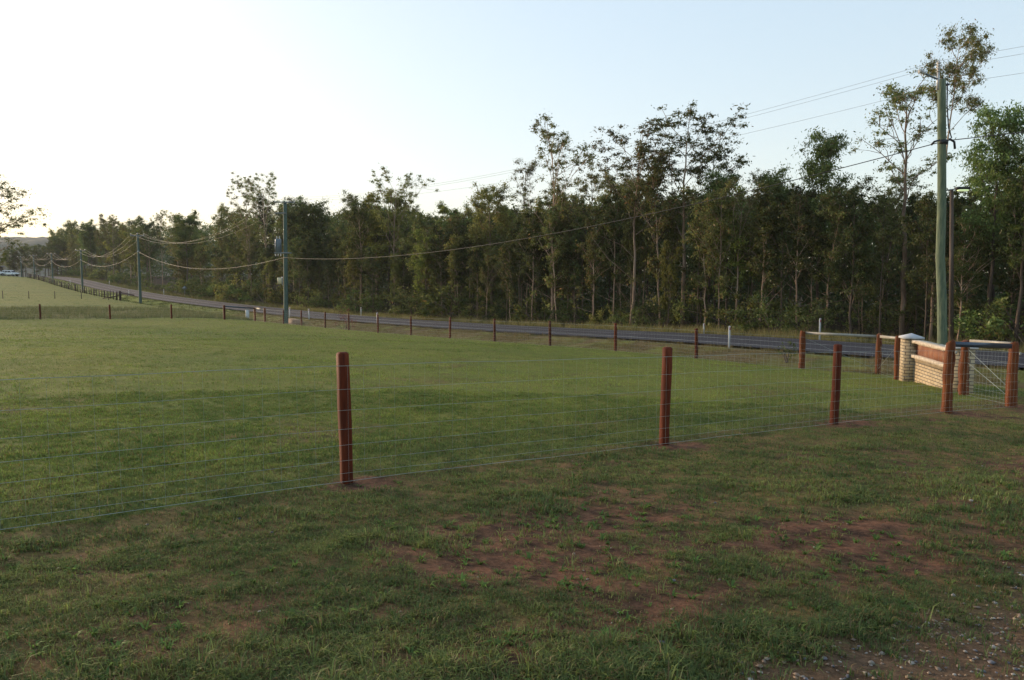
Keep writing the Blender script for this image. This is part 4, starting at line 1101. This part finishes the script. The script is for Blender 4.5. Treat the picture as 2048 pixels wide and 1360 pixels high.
for k, (x, ytop, o, kind, var, sxy, lab) in enumerate(STAND):
    t = t_for(x, o); _, Y = px_of(t, o); p = gp(t, o); H = ((555-ytop)/1500*Y - p[2])
    plant(kind, var, t, o, H, {0: 0.0, 4: 2.1}.get(k, 1.3*k), lab, 'tree', 'trees that stand out along the forest edge', sxy*13/max(H, 9)*1.0 if H > 15 else sxy); taken.append((t, o))

# the rest of the forest: front row, then ranks behind it
cnt = 0; row = 0
marks = ['seen through the log corner', 'behind the brick sign', 'above the pale rail', 'behind the strainer end of the road fence', 'over the middle of the road fence', 'over the far half of the road fence', 'behind the transformer pole stretch', 'beside the distant diamond sign', 'along the distant straight of road']
def near_taken(t, o, d):
    return any((t-a)**2 + (o-c)**2 < d*d for a, c in taken)
spots = []
t = -24.0
while t < 125:                                            # thin front stems
    spots.append((t + random.uniform(-.5, .5), 14.2 + random.uniform(0, 1.6), 'thin')); t += random.uniform(.8, 1.5) if t < 45 else random.uniform(3, 5)
t = -24.0
while t < 60:
    spots.append((t + random.uniform(-.4, .4), random.uniform(15.5, 19), 'thin')); t += random.uniform(.9, 1.7)
for (o0, o1, n, ta, tb) in ((15.8, 19, 52, -24, 95), (19, 25, 52, -24, 110), (25, 32, 16, -24, 110), (14.5, 21, 44, 95, 330), (22, 34, 10, 110, 300)):
    for k in range(n):
        t = ta + (tb-ta)*(k + random.random())/n
        spots.append((t, random.uniform(o0, o1), random.choice(['bushy', 'bushy', 'tall', 'thin', 'bushy', 'green' if -8 < t < 25 or t > 60 else 'bushy'])))
gnum = {}
for (t, o, kind) in spots:
    if near_taken(t, o, .8): continue
    x, Y = px_of(t, o)
    if Y < 8: continue
    lim = (555 - np.interp(x, sky_x, sky_y))/1500*Y - float(zg(t, o))
    if kind == 'thin': H = min(random.uniform(6, 10.5), lim*.98)
    else: H = lim*random.choice([random.uniform(.70, 1.0), random.uniform(.85, 1.14)])
    H = max(4.0, min(H, 22)); var = random.randrange(4)
    sx = random.uniform(.9, 1.25)*(1.0 if H < 14 else 13/H*1.15)
    front = o < 16
    if front:
        lab, gr = 'slender pale stemmed sapling gum in the front row at the forest edge', 'front row saplings along the forest edge'
    else: lab, gr = 'shaded gum crowded among others inside the forest across the road', 'gums inside the forest'
    plant(kind, var, t, o, H, random.uniform(0, 6.28), lab, 'tree', gr, sx)
    taken.append((t, o))
# shrubs of the understorey
for k in range(140):
    t = -20 + 62*(k + random.random())/50 if k < 50 else 40 + 100*(k - 50 + random.random())/54 if k < 104 else 140 + 180*(k - 104 + random.random())/36; o = random.uniform(13.8, 17.5)
    plant('shrub', k, t, o, random.uniform(0.8, 2.8) if k < 50 else random.uniform(1.4, 4.2), random.uniform(0, 6.28), 'dark leafy understorey shrub at the foot of the forest edge', 'shrub', 'understorey shrubs at the forest edge', random.uniform(.9, 1.4))
# deep wood behind, one mass
n = 90000
tt = rng.uniform(-45, 420, n); tt = np.where(rng.random(n) < .5, rng.uniform(-45, 120, n), tt); oo = rng.uniform(26, 60, n)
xx, yy = XY(tt, oo); lim = (555 - np.interp(1024 + 1500*xx/np.maximum(yy, 5), sky_x, sky_y))/1500*np.maximum(yy, 5) - zg(tt, oo)
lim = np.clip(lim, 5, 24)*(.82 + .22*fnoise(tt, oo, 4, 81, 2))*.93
hh = lim*rng.random(n)**.8
rsd = np.random.default_rng(5)
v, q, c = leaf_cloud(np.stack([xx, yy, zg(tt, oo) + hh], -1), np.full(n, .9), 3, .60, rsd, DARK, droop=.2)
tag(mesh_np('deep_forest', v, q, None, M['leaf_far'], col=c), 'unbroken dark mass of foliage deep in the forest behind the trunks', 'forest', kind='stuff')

# single plants on this side of the road
rs_ = make_shrub('red_shrub', 71, 1.9, .75, 22, 26, .09, RED)
rs_.location = gp(38.6, 1.5); tag(rs_, 'sparse reddish shrub on the verge behind the road fence', 'shrub')
ws = make_shrub('weed_shrub', 72, 1.0, .35, 10, 16, .11, GREEN)
ws.location = gp(2.5, 3.2); tag(ws, 'small green weed bush on the verge beside the timber strainer', 'shrub')
# large gum leaning in from the left edge
lg = make_tree('gum_tree', 77, 12.5, .36, .30, 26, 9, 70, .15, OLIVE, 'bark_pale', .3, rad=(.4, .85), up=.4)
px_, py_ = -0.712*62, 62.0; lg.location = (px_, py_, float(zxy(px_, py_))); lg.scale = (1.12, 1.12, .87)
tag(lg, 'large gum whose leafy boughs hang into the left edge of the picture', 'tree')
for k, (x, td, H) in enumerate(((-8, 305, 10), (24, 318, 11), (34, 296, 9), (50, 312, 11), (56, 330, 13), (72, 318, 12), (78, 300, 10), (94, 312, 12), (100, 296, 10.5), (114, 305, 12.5), (134, 288, 13), (140, 300, 14))):
    plant('bushy', k, td, place_px((x-1024)/1500, td), H, k*2.1, 'hazy bronze tree in the clump closing off the far end of the road', 'tree', 'trees in the clump at the far road end', 1.7)
# trees round the house and where the road drops out of sight
for k, (x, tdist, H, kind, var) in enumerate(((-20, 300, 7, 'bushy', 2), (12, 330, 8, 'bushy', 0), (40, 345, 8.5, 'bushy', 1), (62, 350, 9, 'tall', 2), (84, 330, 9, 'bushy', 3), (105, 322, 10, 'bushy', 1), (126, 300, 12.5, 'bushy', 3), (150, 270, 12, 'bushy', 0), (172, 262, 13, 'bushy', 1))):
    o = place_px((x-1024)/1500, tdist)
    plant(kind, var, tdist, o, H, k*1.7, ['dark tree beside the low house at left', 'rounded tree behind the parked cars', 'warm brown tree left of the road crest', 'open tree closing the far end of the road', 'green tree just right of the far road end', 'bronze tree on the far road bend', 'dome shaped tree under the hill end', 'leafy tree left of the spreading open gum', 'olive tree next to the left end of the forest'][k], 'tree', 'trees at the far end of the road', 1.3)
for lst in TYPES.values():
    for pr in lst:
        if pr.name not in used:
            for ch_ in list(pr.children): bpy.data.objects.remove(ch_)
            bpy.data.objects.remove(pr)
for o in S.objects:
    if '_h' in o: del o['_h']

# ------------------------------------------------------------------ evening haze
b = MB(); b.box((-700, 900, 135), (2600, 2500, 306))
hz = b.build('haze', None); tag(hz, kind='stuff')
hm = bpy.data.materials.new('evening_haze'); hm.use_nodes = True; hm.node_tree.nodes.clear()
ho = N(hm.node_tree, 'ShaderNodeOutputMaterial'); hv = N(hm.node_tree, 'ShaderNodeVolumePrincipled', Density=0.00016, Anisotropy=0.0)
hv.inputs['Color'].default_value = (0.93, 0.92, 0.9, 1)
hm.node_tree.links.new(hv.outputs[0], ho.inputs['Volume']); hz.data.materials.append(hm)
